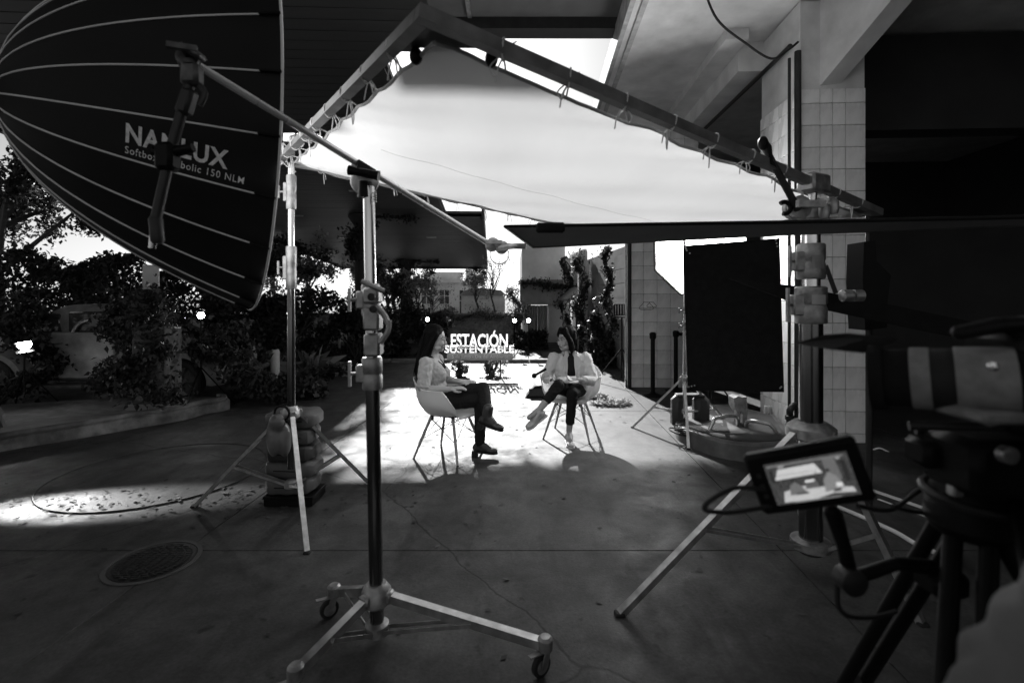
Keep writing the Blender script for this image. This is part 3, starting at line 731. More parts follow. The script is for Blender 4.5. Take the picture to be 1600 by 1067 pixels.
# ---- old car overgrown with ivy
car = thing('car', 'rusty rounded vintage car with white door, half buried in ivy', 'car', (-5.9, 7.6, 0))
cx0, cy = -5.95, 7.55
def lofted(mb, secs, n=16):
    """secs: (x, y_half, z0, z1, power) cross-sections along x -> closed rounded body"""
    vs = []; fs = []
    for (x, hw, z0, z1, pw) in secs:
        for k in range(n):
            a = 2*math.pi*k/n; ca, sa = math.cos(a), math.sin(a)
            vs.append(Vector((cx0+x, cy+hw*math.copysign(abs(ca)**pw, ca), (z0+z1)/2+(z1-z0)/2*math.copysign(abs(sa)**pw, sa))))
    for i in range(len(secs)-1):
        for k in range(n): fs.append((i*n+k, i*n+(k+1) % n, (i+1)*n+(k+1) % n, (i+1)*n+k))
    fs += [tuple(range(n-1, -1, -1)), tuple((len(secs)-1)*n+k for k in range(n))]
    return mb.add(vs, fs)
b = lofted(MB(), [(-1.95, .35, .45, .7, .6), (-1.8, .6, .32, .95, .55), (-1.3, .7, .28, 1.02, .5), (-.5, .72, .26, 1.0, .45), (.3, .7, .26, .98, .45), (.8, .6, .28, .95, .5), (1.4, .48, .32, .88, .55), (1.75, .36, .4, .78, .6), (1.86, .2, .48, .68, .7)], 24)
body = part('body', b, M_carpaint, car)
b = lofted(MB(), [(-1.3, .45, .9, 1.0, .7), (-1.05, .58, .9, 1.22, .6), (-.6, .62, .9, 1.4, .55), (-.05, .62, .9, 1.42, .55), (.35, .58, .9, 1.3, .6), (.62, .5, .9, 1.02, .7)], 24)
cab = part('cabin', b, M_carpaint, car)
for (xa, xb, za, zb) in ((-.42, .12, 1.0, 1.3), (-1.0, -.52, 1.0, 1.27), (.2, .42, 1.0, 1.2)):
    mb = MB(); mb.bbox((cx0+(xa+xb)/2, cy-.6, (za+zb)/2), (xb-xa, .06, zb-za), .025); part('side_window', mb, M_glass, cab)
dr = part('door', MB().bbox((cx0-.12, cy-.705, .68), (.92, .05, .66), .022), mat('faded_door_paint', .4, .6, var=.3, scale=5, stains=.5), car, 'pale flat door panel, cleaner than the body')
part('handle', MB().bbox((cx0-.45, cy-.75, .86), (.13, .03, .025), .008), M_alu, dr)
part('running_board', MB().bbox((cx0-.1, cy-.78, .27), (1.3, .26, .05), .015), M_rust, car)
for (wx_, r0) in ((1.28, .43), (-1.35, .43)):
    fd = MB(); N = 18; vv = []
    for i in range(N+1):
        a = math.pi*(-.02+1.04*i/N)
        for (rr, yy) in ((r0*.86, -.84), (r0*1.02, -.84), (r0*1.16, -.72), (r0*1.16, -.5), (r0*.9, -.5)):
            vv.append((cx0+wx_+rr*math.cos(a)*1.15, cy+yy, .3+rr*math.sin(a)))
    fd.add(vv, [(i*5+k, i*5+(k+1) % 5, (i+1)*5+(k+1) % 5, (i+1)*5+k) for i in range(N) for k in range(5)])
    part('fender', fd, M_carpaint, car)
    wc = Vector((cx0+wx_, cy-.7, .31))
    wl = part('wheel', MB().lathe(wc, (0, -1, 0), [(.2, -.02), (.22, .02), (.06, .04), (.05, .07), (.001, .075)], 20), M_rust, car)
    part('tyre', MB().torus(wc, (0, 1, 0), .26, .07, 28, 10), M_rubber, wl)
    for k in range(5):
        a = 2*math.pi*k/5; part('spoke', MB().cyl(wc+Vector((.04*math.cos(a), -.05, .04*math.sin(a))), wc+Vector((.21*math.cos(a), -.03, .21*math.sin(a))), .02, .025, 6), M_rust, wl)
part('headlamp', MB().lathe((cx0+1.5, cy-.6, .82), (1, -.2, .1), [(.02, -.12), (.09, -.05), (.1, .02), (.085, .035)], 16), M_alu, car)
part('bumper', MB().tube(spline([(cx0+1.75, cy-.75, .42), (cx0+1.98, cy-.3, .42), (cx0+2.02, cy, .42), (cx0+1.98, cy+.3, .42)], 5), .04, 8), M_rust, car)
part('roof_arch', MB().tube(spline([P(112, 528, 6.9), P(122, 508, 6.9), P(140, 500, 6.95), P(165, 500, 7.1)], 5), .03, 8), M_alu, car)
ivy('ivy sprawled over the car cabin and door', [P(190, 470, 6.95), P(200, 530, 6.85), P(185, 580, 6.8), P(170, 600, 6.8)], .26, 2400, .085, M_leaf, 'ivy on the car')
ivy('ivy over the car bonnet and front fender', [P(235, 500, 6.9), P(300, 510, 6.8), P(345, 555, 6.8), P(300, 540, 6.7)], .22, 1300, .085, M_leaf, 'ivy on the car')
ivy('ivy covering the car nose at right', [P(350, 520, 6.8), P(385, 570, 6.7), P(420, 610, 6.6)], .26, 1100, .085, M_leaf, 'ivy on the car')
ivy('ivy covering the car tail at the left edge', [P(20, 480, 6.8), P(60, 540, 6.6), P(30, 610, 6.6)], .32, 2400, .085, M_leaf, 'ivy on the car')
# ---- white square post standing on the island
t = thing('square_post', 'white square post wrapped in ivy on the curved island', 'post', G(232, 640, .13))
c = Vector(t.location); part('post', MB().bbox(c+Vector((0, .15, .5)), (.42, .3, 1.0), .015), M_peel, t); part('plinth', MB().bbox(c+Vector((0, .14, .03)), (.5, .38, .08), .01), M_wallgrey, t)
part('notice', MB().bbox(c+Vector((.03, .0, 1.62)), (.2, .02, .3), .004), M_wall, t); part('notice_pole', MB().cyl(c+Vector((.03, .03, 1.2)), c+Vector((.03, .03, 1.6)), .015), M_darkmetal, t)
ivy('ivy climbing the white square post', [c+Vector((.05, -.05, .1)), c+Vector((-.05, -.05, .5)), c+Vector((.1, -.05, .9)), c+Vector((0, 0, 1.4))], .3, 3400, .075, M_leaf, 'ivy on the car')
c = G(430, 600); t = thing('white_canister', 'small white canister standing among dark plants right of the car nose', 'canister', c)
part('drum', MB().lathe(c, (0, 0, 1), [(.06, 0), (.075, .05), (.075, .55), (.06, .6)], 14), M_white, t); part('cap', MB().lathe(c+Vector((0, 0, .6)), (0, 0, 1), [(.03, 0), (.03, .06)], 10), M_blackp, t)
# pale slatted garden bench
c = Vector((-4.55, 12.2, 0)); t = thing('garden_bench', 'pale slatted garden bench standing among dark plants', 'bench', c)
for k in range(4): part('slat', MB().bbox(c+Vector((0, .02*k, .5+k*.12)), (.62, .03, .07), .006), M_wall, t)
for k in range(3): part('slat', MB().bbox(c+Vector((0, -.1-.12*k, .42)), (.62, .09, .03), .006), M_wall, t)
for x in (-.32, .32):
    part('leg', MB().beam(c+Vector((x, .08, 0)), c+Vector((x, .12, .95)), .05, .05, (0, 1, 0)), M_wall, t); part('leg', MB().beam(c+Vector((x, -.38, 0)), c+Vector((x, -.38, .6)), .05, .05, (0, 1, 0)), M_wall, t)
    part('armrest', MB().bbox(c+Vector((x, -.15, .62)), (.06, .52, .03), .006), M_wall, t)
# ---- lit lamps at left and along the back
def lamp_head(t, p, r, aim, m=M_lamp, yoke=True):
    aim = Vector(aim).normalized(); x, y = frame(aim)
    part('housing', MB().lathe(p-aim*r*1.8, aim, [(r*.5, 0), (r*.95, .25*r), (r*1.05, 1.6*r), (r*1.2, 1.78*r), (r*1.2, 1.9*r), (r*1.0, 1.9*r), (r*.98, 1.72*r)], 18, True), M_blackp, t)
    part('lit_lens', MB().lathe(p-aim*.05*r, aim, [(r*.96, -.05*r), (r*.93, .16*r), (r*.6, .24*r), (.001, .28*r)], 18), m, t)
    if yoke: part('yoke', MB().tube(spline([p-aim*r*.8+x*r*1.25, p-aim*r*.8+x*r*1.3-Vector((0, 0, r*1.2)), p-aim*r*.8-Vector((0, 0, r*1.7)), p-aim*r*.8-x*r*1.3-Vector((0, 0, r*1.2)), p-aim*r*.8-x*r*1.25], 4), r*.1, 6), M_blackp, t)
def lamp_stand(t, p, r=.012, spread=.4):
    b = Vector((p.x, p.y, 0))
    part('pole', MB().cyl(b+Vector((0, 0, .25)), p, r, r*.8, 8), M_blackp, t)
    for k in range(3):
        a = 2*math.pi*k/3+.5; part('leg', MB().cyl(b+Vector((0, 0, .55)), b+Vector((spread*math.cos(a), spread*math.sin(a), .01)), r*.8, r*.8, 6), M_blackp, t)
p = P(38, 538, 6.4); t = thing('studio_lamp', 'glaring lit lamp head on black stand in front of the car tail', 'lamp', (p.x, p.y, 0), 'lit lamps')
lamp_head(t, p, .075, (.62, -.72, -.2), mat('lit_strong', .8, .5, var=0, emit=30)); lamp_stand(t, p-Vector((0, 0, .12)))
p0 = p+Vector((.1, -.14, -.03)); tgt = Vector((-2.85, 3.56, 0))
sp = bpy.data.lights.new('lamp_beam', 'SPOT'); sp.energy = 1000; sp.spot_size = R(21); sp.spot_blend = .5; sp.shadow_soft_size = .03
so2 = bpy.data.objects.new('lamp_beam', sp); COL.objects.link(so2); so2.parent = t; so2.location = p0-Vector(t.location)
zd = -(tgt-p0).normalized(); xd = Vector((0, 0, 1)).cross(zd).normalized(); yd = zd.cross(xd)
xd = (xd-yd*.15).normalized(); yd = zd.cross(xd)
so2.matrix_local = Matrix.Translation(p0-Vector(t.location)) @ Matrix((xd, yd, zd)).transposed().to_4x4() @ Matrix.Diagonal((1, .085, 1, 1))
for sg, off_ in ((1, .07), (-1, .07)):
    q = p+Vector((.62, -.72, -.2)).normalized()*.07+yd*sg*.075
    part('barn_door', MB().box(q, (.17, .14, .006), Matrix((xd, -zd, yd)).transposed()), M_blackp, t)
p = P(314, 493, 6.6); t = thing('small_lamp', 'small round lit lamp on thin black stand beside the car bonnet', 'lamp', (p.x, p.y, 0), 'lit lamps')
lamp_head(t, p, .045, (.3, -.95, 0)); lamp_stand(t, p-Vector((0, 0, .07)))
for (px, py, d, lab) in ((668, 499, 12.5, 'lit spot lamp above the long-haired woman against the low wall'), (804, 501, 12.3, 'lit spot lamp at the right end of the low wall'), (826, 501, 12.2, 'lit spot lamp in front of the pale window curtain')):
    p = P(px, py, d); t = thing('spot_lamp', lab, 'lamp', (p.x, p.y, 0), 'lit lamps')
    lamp_head(t, p, .05, (.05, -1, 0), mat('lit_small', .8, .5, var=0, emit=25)); lamp_stand(t, p-Vector((0, 0, .08)), .014)

# ================================================================ SIGN
sg = thing('event_sign', 'white cut-out letter sign on a grey panel with two thin legs', 'sign', (-.6, 9.0, 0))
def put_text(name, txt, px0, px1, py_base, py_top, d, m, parent, depth=.012, offset=0., lift=0.):
    me = text_mesh(txt, 1, 0, 0); co = np.array([v.co[:] for v in me.vertices]); bpy.data.meshes.remove(me)
    w0, w1 = co[:, 0].min(), co[:, 0].max(); capH = .7
    a = P(px0, py_base, d); bb = P(px1, py_base, d); hh = (P(px0, py_top, d)-a).z
    sx_, sz_ = (bb.x-a.x)/(w1-w0), hh/capH
    me = text_mesh(txt, 1, depth/sx_, offset)
    vs = [a+Vector(((v.co.x-w0)*sx_, -v.co.z*sx_-lift, v.co.y*sz_))-_off(parent) for v in me.vertices]
    for v, q in zip(me.vertices, vs): v.co = q
    me.update(); bm = bmesh.new(); bm.from_mesh(me); bmesh.ops.recalc_face_normals(bm, faces=list(bm.faces)); bm.to_mesh(me); bm.free()
    me.materials.clear(); me.materials.append(m); me.name = name
    o = bpy.data.objects.new(name, me); COL.objects.link(o); o.parent = parent; return o
put_text('top_line_letters', 'ESTACIÓN', 705, 793, 542, 522, 9.0, M_sign, sg, .006, .024)
put_text('bottom_line_letters', 'SUSTENTABLE', 695, 803, 551, 539.5, 8.97, M_sign, sg, .006, .024)
a = P(698, 563, 9.03); b = P(801, 551.5, 9.03)
pn = part('date_panel', MB().bbox(((a.x+b.x)/2, 9.05, (a.z+b.z)/2), (b.x-a.x, .05, abs(b.z-a.z)), .024), M_signp, sg)
put_text('date_lettering', '5 de Junio - Día del Ambiente', 706, 794, 559.5, 554.5, 9.0, M_sign, pn, .003, .008, -.02)
for px in (718, 782):
    q = P(px, 555, 9.06); part('leg', MB().cyl((q.x, 9.1, 0), (q.x, 9.1, q.z+.3), .012, .012, 8), M_darkmetal, sg)
    part('foot', MB().bbox((q.x, 9.1, .008), (.22, .3, .012), .004), M_darkmetal, sg)
part('back_bar', MB().beam((P(700, 0, 9.1).x, 9.1, P(0, 546, 9.1).z), (P(798, 0, 9.1).x, 9.1, P(0, 546, 9.1).z), .02, .03), M_darkmetal, sg)
# dark wedge-shaped floor monitor behind the blazer chair
c = G(838, 622); t = thing('floor_speaker', 'dark wedge-shaped speaker lying on the lit floor behind the blazer chair', 'speaker', c)
part('cabinet', MB().prism([c+Vector((-.17, 0, 0)), c+Vector((.17, 0, 0)), c+Vector((.17, .08, .19)), c+Vector((-.02, .1, .16))], (.03, .3, 0)), M_blackp, t)
part('grille', MB().box(c+Vector((.02, .03, .08)), (.26, .01, .11), Matrix.Rotation(-.45, 3, 'X')), M_darkmetal, t)

# ================================================================ GRIP EQUIPMENT
FA, FB, FC, FD = P(662, 24, 1.42), P(1372, 331, 3.02), P(437, 250, 3.45), P(945, 340, 5.0)
FD = FB+FC-FA                                           # keep the frame a true parallelogram
bf = thing('overhead_silk', 'large rectangular overhead tube frame with white silk tied on by cords', 'diffusion frame', (FA+FD)/2)
nrm = (FB-FA).cross(FC-FA).normalized()
if nrm.z < 0: nrm = -nrm
def bar(a, b, ext=.0):
    d = (b-a).normalized(); return MB().beam(a-d*ext, b+d*ext, .042, .042, nrm)
for (a, b) in ((FA, FB), (FC, FD)): part('frame_tube', bar(a, b, .021), M_frame, bf)
for (a, b) in ((FA, FC), (FB, FD)): part('frame_tube', bar(a, b, -.022), M_frame, bf)
for (c, e1, e2) in ((FA, FB-FA, FC-FA), (FB, FA-FB, FD-FB), (FC, FA-FC, FD-FC)):
    e1 = e1.normalized(); e2 = e2.normalized()
    part('corner_plate', MB().prism([c+e1*.03+e2*.03, c+e1*.22+e2*.03, c+e2*.22+e1*.03], nrm*-.006), M_darkmetal, bf)
# silk: sagging sheet with scalloped edges between the ties
NU, NV = 44, 36
inset = .13
def silk_pt(u, v):
    nu_, nv_ = 11, 9
    sc = lambda t, n_: abs(math.sin(math.pi*t*n_))
    irr = .6+.4*math.sin(5.1*u+3*v)
    e_u = .008*sc(v, nv_)*irr; e_v = .014*sc(u, nu_)*irr
    a0_, a1_ = (.07+e_u)/3.0, (.045+e_u)/3.0; b0_, b1_ = (.07+e_v)/2.4, (.035+e_v)/2.4
    uu = a0_+(1-a0_-a1_)*u; vv = b0_+(1-b0_-b1_)*v
    p = FA+(FB-FA)*uu+(FC-FA)*vv
    p = p-nrm*(.028+.022*(4*u*(1-u))*(4*v*(1-v)))
    p = p+nrm*(.006*math.sin(23*u+9*v)*math.sin(7*v+2)+.004*math.sin(41*u-13*v))
    e = min(u, 1-u, v, 1-v)
    p = p+nrm*.005*math.sin(60*(u+v))*max(0, 1-e*7)
    return p
sv = [silk_pt(i/NU, j/NV) for j in range(NV+1) for i in range(NU+1)]
sm = MB(); sm.add(sv, [(j*(NU+1)+i, j*(NU+1)+i+1, (j+1)*(NU+1)+i+1, (j+1)*(NU+1)+i) for j in range(NV) for i in range(NU)])
silk = part('silk', sm, M_silk, bf, 'glowing white silk sheet', 180)
hem = [silk_pt(i/NU, 0) for i in range(NU+1)]+[silk_pt(1, j/NV) for j in range(1, NV+1)]+[silk_pt(1-i/NU, 1) for i in range(1, NU+1)]+[silk_pt(0, 1-j/NV) for j in range(1, NV+1)]
part('hem', MB().tube(hem, .007, 6), mat('grey_hem', .4, .8), silk)
part('seam', MB().tube([silk_pt(i/30, .56)-nrm*.002 for i in range(3, 31)], .0012, 4), M_piping, silk)
def tie(a, b):                                          # a on tube, b on silk edge
    d = (a-b).normalized(); mb = MB()
    mb.tube(spline([b, b.lerp(a, .5)-Vector((0, 0, .006)), a-nrm*.02], 4), .0035, 5)
    x = nrm.cross(d).normalized()
    loop = [a+nrm*.025+d*.026*math.cos(t)*0+d*.027*math.cos(t)+nrm*.03*math.sin(t)-nrm*.025 for t in np.linspace(0, 6.28, 13)]
    mb.tube(loop, .0035, 5)
    L = random.uniform(.05, .12); bx_ = x*random.uniform(-.02, .02)
    mb.tube(spline([a-d*.026, a-d*.03+bx_-Vector((0, 0, L*.5)), a-d*.034+bx_*1.6-Vector((0, 0, L)), a-d*.03+bx_*2.6-Vector((0, 0, L*.55)), a-d*.024+bx_*.5], 4), .0028, 5)
    mb.tube(spline([a-d*.026, a-d*.02+x*.02+nrm*.03, a-d*.03+x*.035+nrm*random.uniform(.03, .07)], 4), .0028, 5)
    mb.tube(spline([a-d*.026, a-d*.036-x*.02-Vector((0, 0, .03)), a-d*.036-x*.03-Vector((0, 0, random.uniform(.05, .1)))], 4), .0028, 5)
    part('tie_cord', mb, M_cord, bf)
for (A_, B_, n_, fn) in ((FA, FB, 11, lambda t: silk_pt(t, 0)), (FC, FD, 11, lambda t: silk_pt(t, 1)), (FA, FC, 9, lambda t: silk_pt(0, t)), (FB, FD, 9, lambda t: silk_pt(1, t))):
    for k in range(1, n_):
        t = k/n_; tie(A_.lerp(B_, t), fn(t))
for px, py in ((650, 88), (768, 92)):
    c = P(px, py, 1.62); part('dark_knob', MB().ell(c, (.022, .022, .03)), M_blackp, bf)

def knob(mb, c, axis, r=.022, L=.05):
    axis = Vector(axis).normalized(); mb.cyl(c, c+axis*L, .008, .008, 8); x, y = frame(axis)
    return mb.beam(c+axis*L-y*r*1.6, c+axis*L+y*r*1.6, .018, .012, axis)
def stand(name, label, base, hub_z, feet, pole_low, top, r_low, r_top, mats, collars, group, leg=(.03, .022), low_hub=.16, brace=True, casters=False, top_pt=None):
    base = Vector(base); t = thing(name, label, 'light stand', base, group); m_low, m_top, m_leg = mats
    tp = Vector(top_pt) if top_pt else base+Vector((0, 0, top))
    ax = (tp-base).normalized(); at = lambda z: base+ax*(z/ax.z)
    part('lower_tube', MB().cyl(at(pole_low[0]), at(pole_low[1]), r_low, r_low, 24), m_low, t)
    part('upper_tube', MB().cyl(at(pole_low[1]-.05), tp, r_top, r_top, 20), m_top, t)
    for (z0_, z1_, r_) in collars:
        cb = part('collar', MB().lathe(at(z0_), ax, [(r_*.93, 0), (r_, .008), (r_, (z1_-z0_)*.42), (r_*.94, (z1_-z0_)*.45), (r_*.94, (z1_-z0_)*.52), (r_, (z1_-z0_)*.55), (r_, z1_-z0_-.008), (r_*.9, z1_-z0_)], 20), M_cast, t)
        part('lug', MB().bbox(at((z0_+z1_)/2)+Vector((-r_*1.02, -.01, 0)), (r_*.9, r_*.9, (z1_-z0_)*.55), .006), M_cast, cb)
        kb_ = MB(); knob(kb_, at((z0_+z1_)/2)+Vector((-r_*1.3, -.015, 0)), (-1, -.15, 0), .024*r_/.035+.004, .035); part('locking_knob', kb_, M_cast, cb)
    part('hub', MB().lathe(at(hub_z-.05), ax, [(r_low*1.3, 0), (r_low*2.1, .02), (r_low*2.1, .07), (r_low*1.4, .1)], 18), M_cast, t)
    part('lower_hub', MB().lathe(at(low_hub), ax, [(r_low*1.2, 0), (r_low*1.7, .01), (r_low*1.7, .05), (r_low*1.2, .06)], 18), M_cast, t)
    for fp in feet:
        fp = Vector(fp); h = at(hub_z); o = fp-h; o.z = 0; o.normalize(); s = h+o*r_low*1.7
        lg = part('leg', MB().beam(s, fp, leg[0], leg[1]), m_leg, t)
        part('hinge', MB().bbox(s, (.05, .05, .05), .008, Matrix.Rotation(math.atan2(o.y, o.x), 3, 'Z')), M_cast, lg)
        if not casters: part('rubber_foot', MB().bbox(fp, (leg[0]*1.3, leg[0]*1.3, .03), .006), M_rubber, lg)
        if brace:
            mid = s.lerp(fp, .56); lh = at(low_hub+.03)+o*r_low*1.4; sd = Vector((-o.y, o.x, 0))*leg[0]*.62
            for sg_ in (1, -1): part('brace', MB().beam(lh+sd*sg_, mid+sd*sg_, .004, .016), M_alu, t)
    return t, at
# left silk stand
lb = Vector((-1.553, 3.4, 0))
tL, atL = stand('silk_stand', 'bright aluminium tripod stand holding the left corner of the silk frame', lb, .69, [G(480, 864), G(303, 792), G(579, 757)], (.3, 1.62), 2.56, .027, .0225,
      (M_dkchrome, M_chrome, M_alu), [(1.56, 1.86, .036), (2.12, 2.36, .034)], 'silk frame stands')
part('handle', MB().torus(atL(2.42)+Vector((.03, 0, 0)), (0, 1, 0), .035, .006, 16, 6, -1.6, 1.6), M_alu, tL)
def grip_head(parent, p, aim, m=M_cast, s=1.):
    aim = Vector(aim).normalized(); x, y = frame(aim)
    part('grip_head', MB().lathe(p-aim*.035*s, aim, [(.03*s, 0), (.045*s, .008*s), (.045*s, .03*s), (.032*s, .034*s), (.045*s, .038*s), (.045*s, .062*s), (.02*s, .07*s)], 20), m, parent)
    h = MB(); h.tube([p+aim*.03*s, p+aim*.075*s], .012*s, 8); h.beam(p+aim*.085*s-x*.06*s, p+aim*.085*s+x*.05*s, .026*s, .02*s, aim); part('tee_handle', h, m, parent)
cl = thing('clamp', 'bright cast clamp gripping the frame corner on top of the left stand', 'clamp', atL(2.56))
grip_head(cl, atL(2.57)+Vector((.05, -.03, .02)), (.9, -.4, 0)); part('jaw', MB().bbox(atL(2.6)+Vector((0, 0, .02)), (.1, .07, .07), .01), M_chrome, cl); part('pin', MB().cyl(atL(2.5), atL(2.62), .014), M_alu, cl)
# cords tangled at the left stand
for k in range(4):
    c = P(436, 240, 3.36)+Vector((random.uniform(-.03, .03), 0, random.uniform(-.05, .05)))
    part('loose_cord', MB().tube(spline([atL(2.5)]+[c+Vector((random.uniform(-.06, .06), random.uniform(-.03, .03), random.uniform(-.1, .06))) for _ in range(5)], 5), .0035, 5), M_cord, bf)
# right silk stand
rb_ = Vector((1.62, 2.62, 0)); f2 = G(1440, 975)
tR, atR = stand('silk_stand', 'thick chrome tripod stand in front of the tiled column holding the silk', rb_, .78, [G(968, 960), f2, (1.98, 3.5, .01)], (.12, 1.42), 2.0, .058, .046,
      (M_dkchrome, M_chrome, M_alu), [(1.36, 1.56, .078), (1.60, 1.79, .07), (1.86, 1.98, .06)], 'silk frame stands', leg=(.036, .03), low_hub=.14)
for (z_, h_, v_) in ((1.49, .05, .5), (1.69, .07, .3)):
    part('sticker', MB().add([atR(z_+dz)+Vector((.0795*math.sin(a), -.0795*math.cos(a), 0))*(1 if z_ < 1.6 else .9) for dz in (-h_/2, h_/2) for a in np.linspace(-.5, .45, 7)], [(i, i+1, i+8, i+7) for i in range(6)]), mat('sticker_%d' % int(v_*10), v_, .6), tR)
cl = thing('clamp', 'grip clamp with bent handle joining frame tube and thick right stand', 'clamp', atR(2.02))
c = FA.lerp(FB, .74)
part('jaw', MB().bbox(c, (.16, .1, .1), .012, Matrix.Rotation(.5, 3, 'Z')), M_cast, cl); part('pin', MB().cyl(atR(1.95), c, .022), M_chrome, cl)
grip_head(cl, P(1245, 325, 2.5), (.1, -1, 0), M_cast, 1.3); part('hook', MB().torus(P(1226, 325, 2.45), (0, 1, 0), .03, .012, 16, 8, .8, 5.0), M_blackp, cl)
for (px, py) in ((1302, 322), (1288, 330)): part('bolt', MB().lathe(P(px, py, 2.5), (0, 0, 1), [(.02, -.04), (.026, -.02), (.026, .02), (.014, .04)], 12), M_cast, cl)
hd = thing('angled_rod', 'short dark grip arm sticking up from the right stand across the silk edge', 'grip arm', P(1245, 325, 2.45))
part('rod', MB().cyl(P(1247, 328, 2.45), P(1190, 222, 2.35), .018, .016, 12), M_darkmetal, hd); part('tip', MB().ell(P(1192, 224, 2.35), (.024, .024, .035)), M_blackp, hd)
part('tape_flag', MB().prism([P(1196, 215, 2.34), P(1206, 228, 2.34), P(1208, 250, 2.34), P(1214, 262, 2.34), P(1204, 256, 2.34), P(1200, 238, 2.34)], (0, .004, 0)), M_black, hd)
# near rolling boom stand
nb_ = Vector((-.585, 2.1, 0))
feet = [G(522, 962, 0), G(852, 1052, 0), G(462, 1100, 0)]; ftop = [Vector((p_.x, p_.y, .115)) for p_ in feet]
tN, atN = stand('rolling_stand', 'near dark chrome rolling stand on casters carrying the boom in the foreground', nb_, .21, ftop, (.03, 1.12), 1.98, .030, .025,
      (M_dkchrome, M_chrome, M_alu), [(1.1, 1.24, .044), (1.42, 1.56, .04)], 'boom stand', leg=(.036, .034), low_hub=.035, casters=True, top_pt=P(576, 292, 2.12))
for p_, q in zip(feet, ftop):
    cs_ = part('caster_fork', MB().lathe(Vector((q.x, q.y, .09)), (0, 0, 1), [(.02, 0), (.03, .01), (.03, .05), (.02, .06)], 16), M_cast, tN)
    a_ = Vector((.6, -.8, 0)); wv = Vector((-a_.y, a_.x, 0)); wc = Vector((q.x, q.y, .043))+wv*-.022
    for sg_ in (1, -1): part('fork_plate', MB().prism([wc+a_*.021*sg_+wv*-.016, wc+a_*.021*sg_+wv*.016, wc+a_*.021*sg_+wv*.03+Vector((0, 0, .058)), wc+a_*.021*sg_+Vector((0, 0, .058))], a_*.003), M_cast, cs_)
    wl = part('wheel', MB().lathe(wc-a_*.012, a_, [(.03, 0), (.042, .003), (.043, .012), (.042, .021), (.03, .024)], 26), M_rubber, tN)
    part('wheel_disc', MB().lathe(wc-a_*.014, a_, [(.009, 0), (.028, .002), (.028, .026), (.009, .028)], 20), M_cast, wl)
    part('brake_lever', MB().beam(wc+wv*.035+Vector((0, 0, .048)), wc+wv*-.06+Vector((0, 0, .058)), .022, .005), M_cast, cs_)
# clamp cluster halfway up the near pole
cl = thing('lever_clamp', 'grey cast lever clamps on the pole of the near rolling stand', 'clamp', P(585, 480, 2.1))
for (pts, r_) in (([P(566, 440, 2.06), P(582, 447, 2.05), P(600, 455, 2.06)], .012), ([P(588, 478, 2.05), P(600, 492, 2.05), P(606, 505, 2.05)], .013), ([P(608, 500, 2.05), P(606, 518, 2.05), P(594, 536, 2.05)], .012)):
    part('lever', MB().tube(spline(pts, 4), r_, 8), M_cast, cl)
for (px, py, h_) in ((582, 462, .07), (583, 498, .1), (584, 538, .1)): part('body', MB().bbox(P(px, py, 2.1), (.07, .08, h_), .01), M_cast, cl)
for (px, py) in ((581, 464), (584, 483)): part('bolt', MB().lathe(P(px, py, 2.05), (0, -1, 0), [(.016, 0), (.016, .012), (.009, .014), (.009, .008)], 12), M_darkmetal, cl)
# boom
BL, BR = P(300, 97, 1.6), P(764, 381, 2.79)
bm_ = thing('boom_pole', 'long shiny boom pole slanting across the picture from softbox to black flag', 'boom', BL.lerp(BR, .55))
part('tube', MB().cyl(BL, BR, .0135, .0155, 16), mat('polished_boom', .85, .28, .7, var=.06), bm_)
cpos = P(567, 274, 2.12)
gh = thing('boom_clamp', 'black grip head clamping the boom on top of the near stand', 'grip head', cpos)
part('plate', MB().lathe(cpos+Vector((0, .02, -.02)), (.1, -1, .05), [(.03, -.03), (.06, -.02), (.062, .0), (.05, .012), (.02, .016)], 26), M_cast, gh)
bd = (BR-BL).normalized()
part('tee_handle', MB().tube([P(545, 266, 2.02), P(556, 268, 2.02), P(578, 272, 2.02), P(592, 275, 2.02)], [.021, .017, .017, .021], 14), M_blackp, gh)
part('collar', MB().cyl(cpos+Vector((.01, 0, -.1)), cpos+Vector((.01, 0, -.03)), .033, .03, 16), M_blackp, gh); part('jaw', MB().beam(cpos-bd*.045+Vector((0, .0, .02)), cpos+bd*.045+Vector((0, 0, .02)), .05, .05), M_blackp, gh)
part('coil_spring', MB().tube([P(585+3*math.cos(k*.9), 300+k*.55, 2.08+.012*math.sin(k*.9)) for k in range(30)], .003, 5), M_alu, gh)
# far end of the boom: swivel head
eh = thing('swivel_clamp', 'grey swivel grip at the low end of the boom holding the black flag', 'grip head', BR)
grip_head(eh, BR+Vector((.02, 0, -.005)), (.2, -1, .1), M_cast, .85); grip_head(eh, BR+Vector((.075, .02, -.02)), (.2, -1, .1), M_cast, .8)
part('spigot', MB().tube(spline([BR+Vector((.05, 0, -.03)), P(800, 385, 2.4), P(822, 385, 2.35)], 4), .014, 8), M_cast, eh)
part('safety_ring', MB().torus(BR+Vector((.06, .02, -.06)), (0, 1, 0), .055, .003, 24, 5), M_alu, eh)
# long flag seen nearly edge-on
NL, NR, FL, FR = P(788, 354, 2.25), P(1660, 338, 1.75), P(832, 387, 2.75), P(1660, 350, 1.95)
FLm, FRm = P(1245, 366, 2.35), None
lf = thing('floppy_flag', 'long flag panel seen edge-on crossing the picture below the silk', 'flag', (NL+NR)/2)
poly = [NL, P(1240, 347, 2.0), NR, FR, FLm, FL]
part('fabric', MB().prism([q+Vector((0, 0, .004)) for q in poly], (0, 0, .003)), mat('flag_fabric', .3, .9, var=.1), lf)
part('near_rod', MB().tube([NL, P(1240, 347, 2.0), NR], .008, 10), M_blackp, lf); part('far_rod', MB().tube([FL, FLm, FR], .005, 8), M_frame, lf); part('end_rod', MB().tube([NL, FL], .006, 8), M_alu, lf)
part('rod_sleeve', MB().bbox(P(860, 356, 2.2), (.13, .04, .045), .008), M_black, lf)
